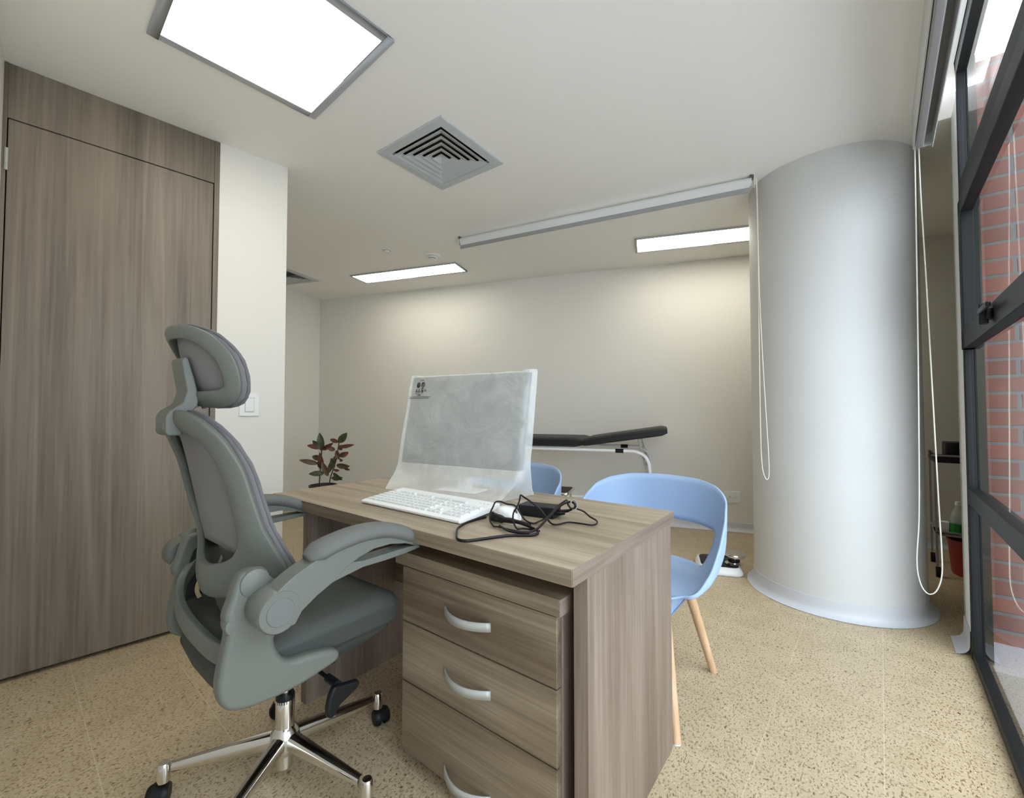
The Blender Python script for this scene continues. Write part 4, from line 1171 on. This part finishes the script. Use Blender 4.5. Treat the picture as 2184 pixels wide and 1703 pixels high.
# ------------------------------------------------------------------ potted rubber plant
PO = Vector((-2.0, 4.6, 0))
t = thing('potted_plant', 'rubber plant with reddish and green leaves in a dark pot in the corner', 'potted plant', tuple(PO))
POTM = mat('dark_pot', (.03, .03, .032), .5)
mk('pot', *lathe([(0, 0), (.10, 0), (.135, .29), (.142, .295), (.142, .305), (.128, .305), (.122, .27), (0, .27)], 36, (0.0, 0, 0)), POTM, t, smooth=True)
mk('soil', *lathe([(0, .285), (.124, .28)], 24), mat('soil', (.05, .035, .025), .9, bump=(60, 1)), t, smooth=True)
STEMM = mat('stem_brown', (.05, .03, .02), .6)
mk('stem', *tube(catmull([(-.040, 0, .28), (-.034, 0, .40), (-.028, 0, .50), (-.020, 0, .62), (-.018, 0, .72)], 5), .006, 8), STEMM, t, smooth=True)
mk('stem', *tube(catmull([(.054, .02, .28), (.070, .02, .38), (.103, .02, .48), (.135, .02, .60), (.158, .02, .76)], 5), .006, 8), STEMM, t, smooth=True)
def leaf_mat(name, a, b):
    m = mat(name, a, .32)
    n = m.node_tree.nodes; l = m.node_tree.links
    tc = n.new('ShaderNodeTexCoord'); nz = n.new('ShaderNodeTexNoise'); nz.inputs['Scale'].default_value = 22; nz.inputs['Detail'].default_value = 2
    r = n.new('ShaderNodeValToRGB'); r.color_ramp.elements[0].position = .4; r.color_ramp.elements[1].position = .6
    r.color_ramp.elements[0].color = (*a, 1); r.color_ramp.elements[1].color = (*b, 1)
    l.new(tc.outputs['Object'], nz.inputs['Vector']); l.new(nz.outputs['Fac'], r.inputs[0]); l.new(r.outputs[0], n['Principled BSDF'].inputs['Base Color'])
    return m
LR = leaf_mat('leaf_russet', (.16, .055, .03), (.07, .045, .03)); LG = leaf_mat('leaf_green', (.035, .07, .025), (.09, .10, .045)); LO = leaf_mat('leaf_olive', (.10, .085, .04), (.17, .10, .06))
leaves = [((-.025,.661),(-.043,.856),LG,.075,0),((-.025,.691),(-.161,.724),LR,.055,-.02),((-.045,.691),(-.132,.771),LG,.05,.02),((-.020,.671),(.124,.751),LR,.05,-.03),((-.029,.572),(-.134,.602),LO,.06,.02),((-.053,.522),(-.234,.572),LO,.055,-.03),((-.018,.472),(-.025,.651),LR,.055,-.02),((-.028,.472),(-.064,.572),LR,.05,.02),((.008,.422),(-.132,.427),LG,.06,-.03),((.048,.392),(-.004,.557),LO,.06,-.02),((.043,.417),(.116,.612),LO,.055,.02),((.154,.746),(.248,.856),LG,.075,0),((.154,.751),(.054,.784),LR,.045,.02),((.155,.701),(.310,.726),LR,.045,.03),((.165,.671),(.205,.731),LO,.055,-.02),((.161,.602),(.256,.646),LR,.06,.02),((.120,.666),(.045,.706),LR,.05,-.02),((.161,.572),(.120,.666),LR,.05,.02),((.166,.572),(.222,.567),LO,.045,-.02),((.132,.507),(.302,.507),LO,.065,-.03),((.207,.497),(.285,.459),LR,.04,.0),((.103,.462),(.163,.452),LR,.035,.02),((.098,.427),(.224,.362),LG,.06,-.03),((.079,.372),(.191,.372),LG,.055,.03),((.108,.472),(.096,.592),LG,.05,-.02)]
for (bx_, bz), (tx, tz), lm, wd_, dy in leaves:
    a = Vector((bx_, .01, bz)); b = Vector((tx, dy * 1.6, tz)); d = b - a; L_ = d.length; d.normalize()
    side_ = Vector((-d[2], -.35, d[0])).normalized(); nr = d.cross(side_).normalized()
    rows = []
    for i in range(11):
        s_ = i / 10; w_ = wd_ / 2 * (sin(pi * min(1, s_ ** .85)) ** .75 if 0 < s_ < 1 else .02)
        c_ = a + d * L_ * s_ + nr * (.010 * sin(pi * s_))
        rows.append([tuple(c_ + side_ * w_ * k + nr * (-.007 * (1 - abs(k)))) for k in (-1, -.5, 0, .5, 1)])
    mk('leaf', *grid(rows), lm, t, smooth=True, ang=180)

# ------------------------------------------------------------------ trolley, bin and bottles beyond the column
TO = WP(3.98, .262, 0)
TR = math.atan2(WN[1], WN[0])
PO_M = mat('trolley_grey', (.30, .28, .32), .4, .2)
t = thing('medical_trolley', 'grey wheeled trolley seen in the gap right of the column', 'trolley', tuple(TO), TR)
TW, TD = .52, .40
mk('top_tray', *join([bx(0, TW, 0, TD, .745, .765), bx(0, TW, 0, .012, .765, .80), bx(0, .012, 0, TD, .765, .80), bx(TW - .012, TW, 0, TD, .765, .80)]), BLACK, t, bevel=.002)
mk('top_rail', *bx(-.01, TW + .01, -.012, .002, .786, .797), PO_M, t, bevel=.002)
mk('lower_tray', *join([bx(0, TW, 0, TD, .270, .285), bx(0, TW, 0, .010, .285, .300)]), PO_M, t, bevel=.002)
for x in (0.0, TW - .018):
    for y in (0.0, TD - .018):
        p_ = mk('post', *bx(x, x + .012, y, y + .012, .07, .80), PO_M, t)
        mk('caster', *lathe([(0, -.012), (.032, -.012), (.032, .012), (0, .012)], 18, (x + .009, y + .009, .032), 'x'), BLACK, t, smooth=True)
RT = Matrix.Rotation(TR, 4, 'Z')
def on_t(x, y, z): return tuple(TO + (RT @ Vector((x, y, 0))) + Vector((0, 0, z)))
t2 = thing('equipment_case', 'black case on top of the trolley beyond the column', 'case', on_t(.060, .04, .766), TR)
mk('case_body', *bx(0, .30, 0, .22, 0, .110), BLACK, t2, bevel=.012, seg=3)
mk('case_handle', *tube(catmull([(.08, .0, .06), (.09, -.018, .06), (.15, -.02, .06), (.21, -.018, .06), (.22, 0, .06)], 4), .006, 8), BLACK, t2, smooth=True)
GREENL = mat('green_label', (.01, .22, .03), .4); CLR = thin('clear_plastic', (.55, .6, .58), .55, .2)
t2 = thing('spray_bottle', 'clear bottle with green base on the lower trolley shelf', 'bottle', on_t(.115, .08, .286))
mk('bottle_body', *lathe([(0, 0), (.04, 0), (.042, .01), (.042, .10), (.030, .14), (.016, .165), (.016, .18)], 24), CLR, t2, smooth=True)
mk('label_band', *lathe([(.0425, .004), (.0428, .008), (.0428, .060), (.0425, .063)], 24), GREENL, t2, smooth=True)
mk('cap', *lathe([(0, .205), (.014, .205), (.016, .18), (0, .18)], 20), WHITEP, t2, smooth=True)
t2 = thing('small_box', 'small white box beside the green bottle on the trolley shelf', 'box', on_t(.025, .07, .286), TR)
mk('box_body', *bx(0, .045, 0, .05, 0, .055), WHITEP, t2, bevel=.002)
mk('box_lid', *bx(-.001, .046, -.001, .051, .055, .063), WHITEP, t2, bevel=.001)
REDM = mat('red_plastic', (.28, .012, .015), .4)
t2 = thing('waste_bin', 'dark red waste bin standing below the trolley', 'bin', tuple(WP(4.16, .475, 0)))
mk('bin_body', *lathe([(0, 0), (.125, 0), (.130, .01), (.145, .215), (.152, .217), (.152, .232), (.145, .234), (.141, .215), (.122, .012), (0, .012)], 32), REDM, t2, smooth=True)
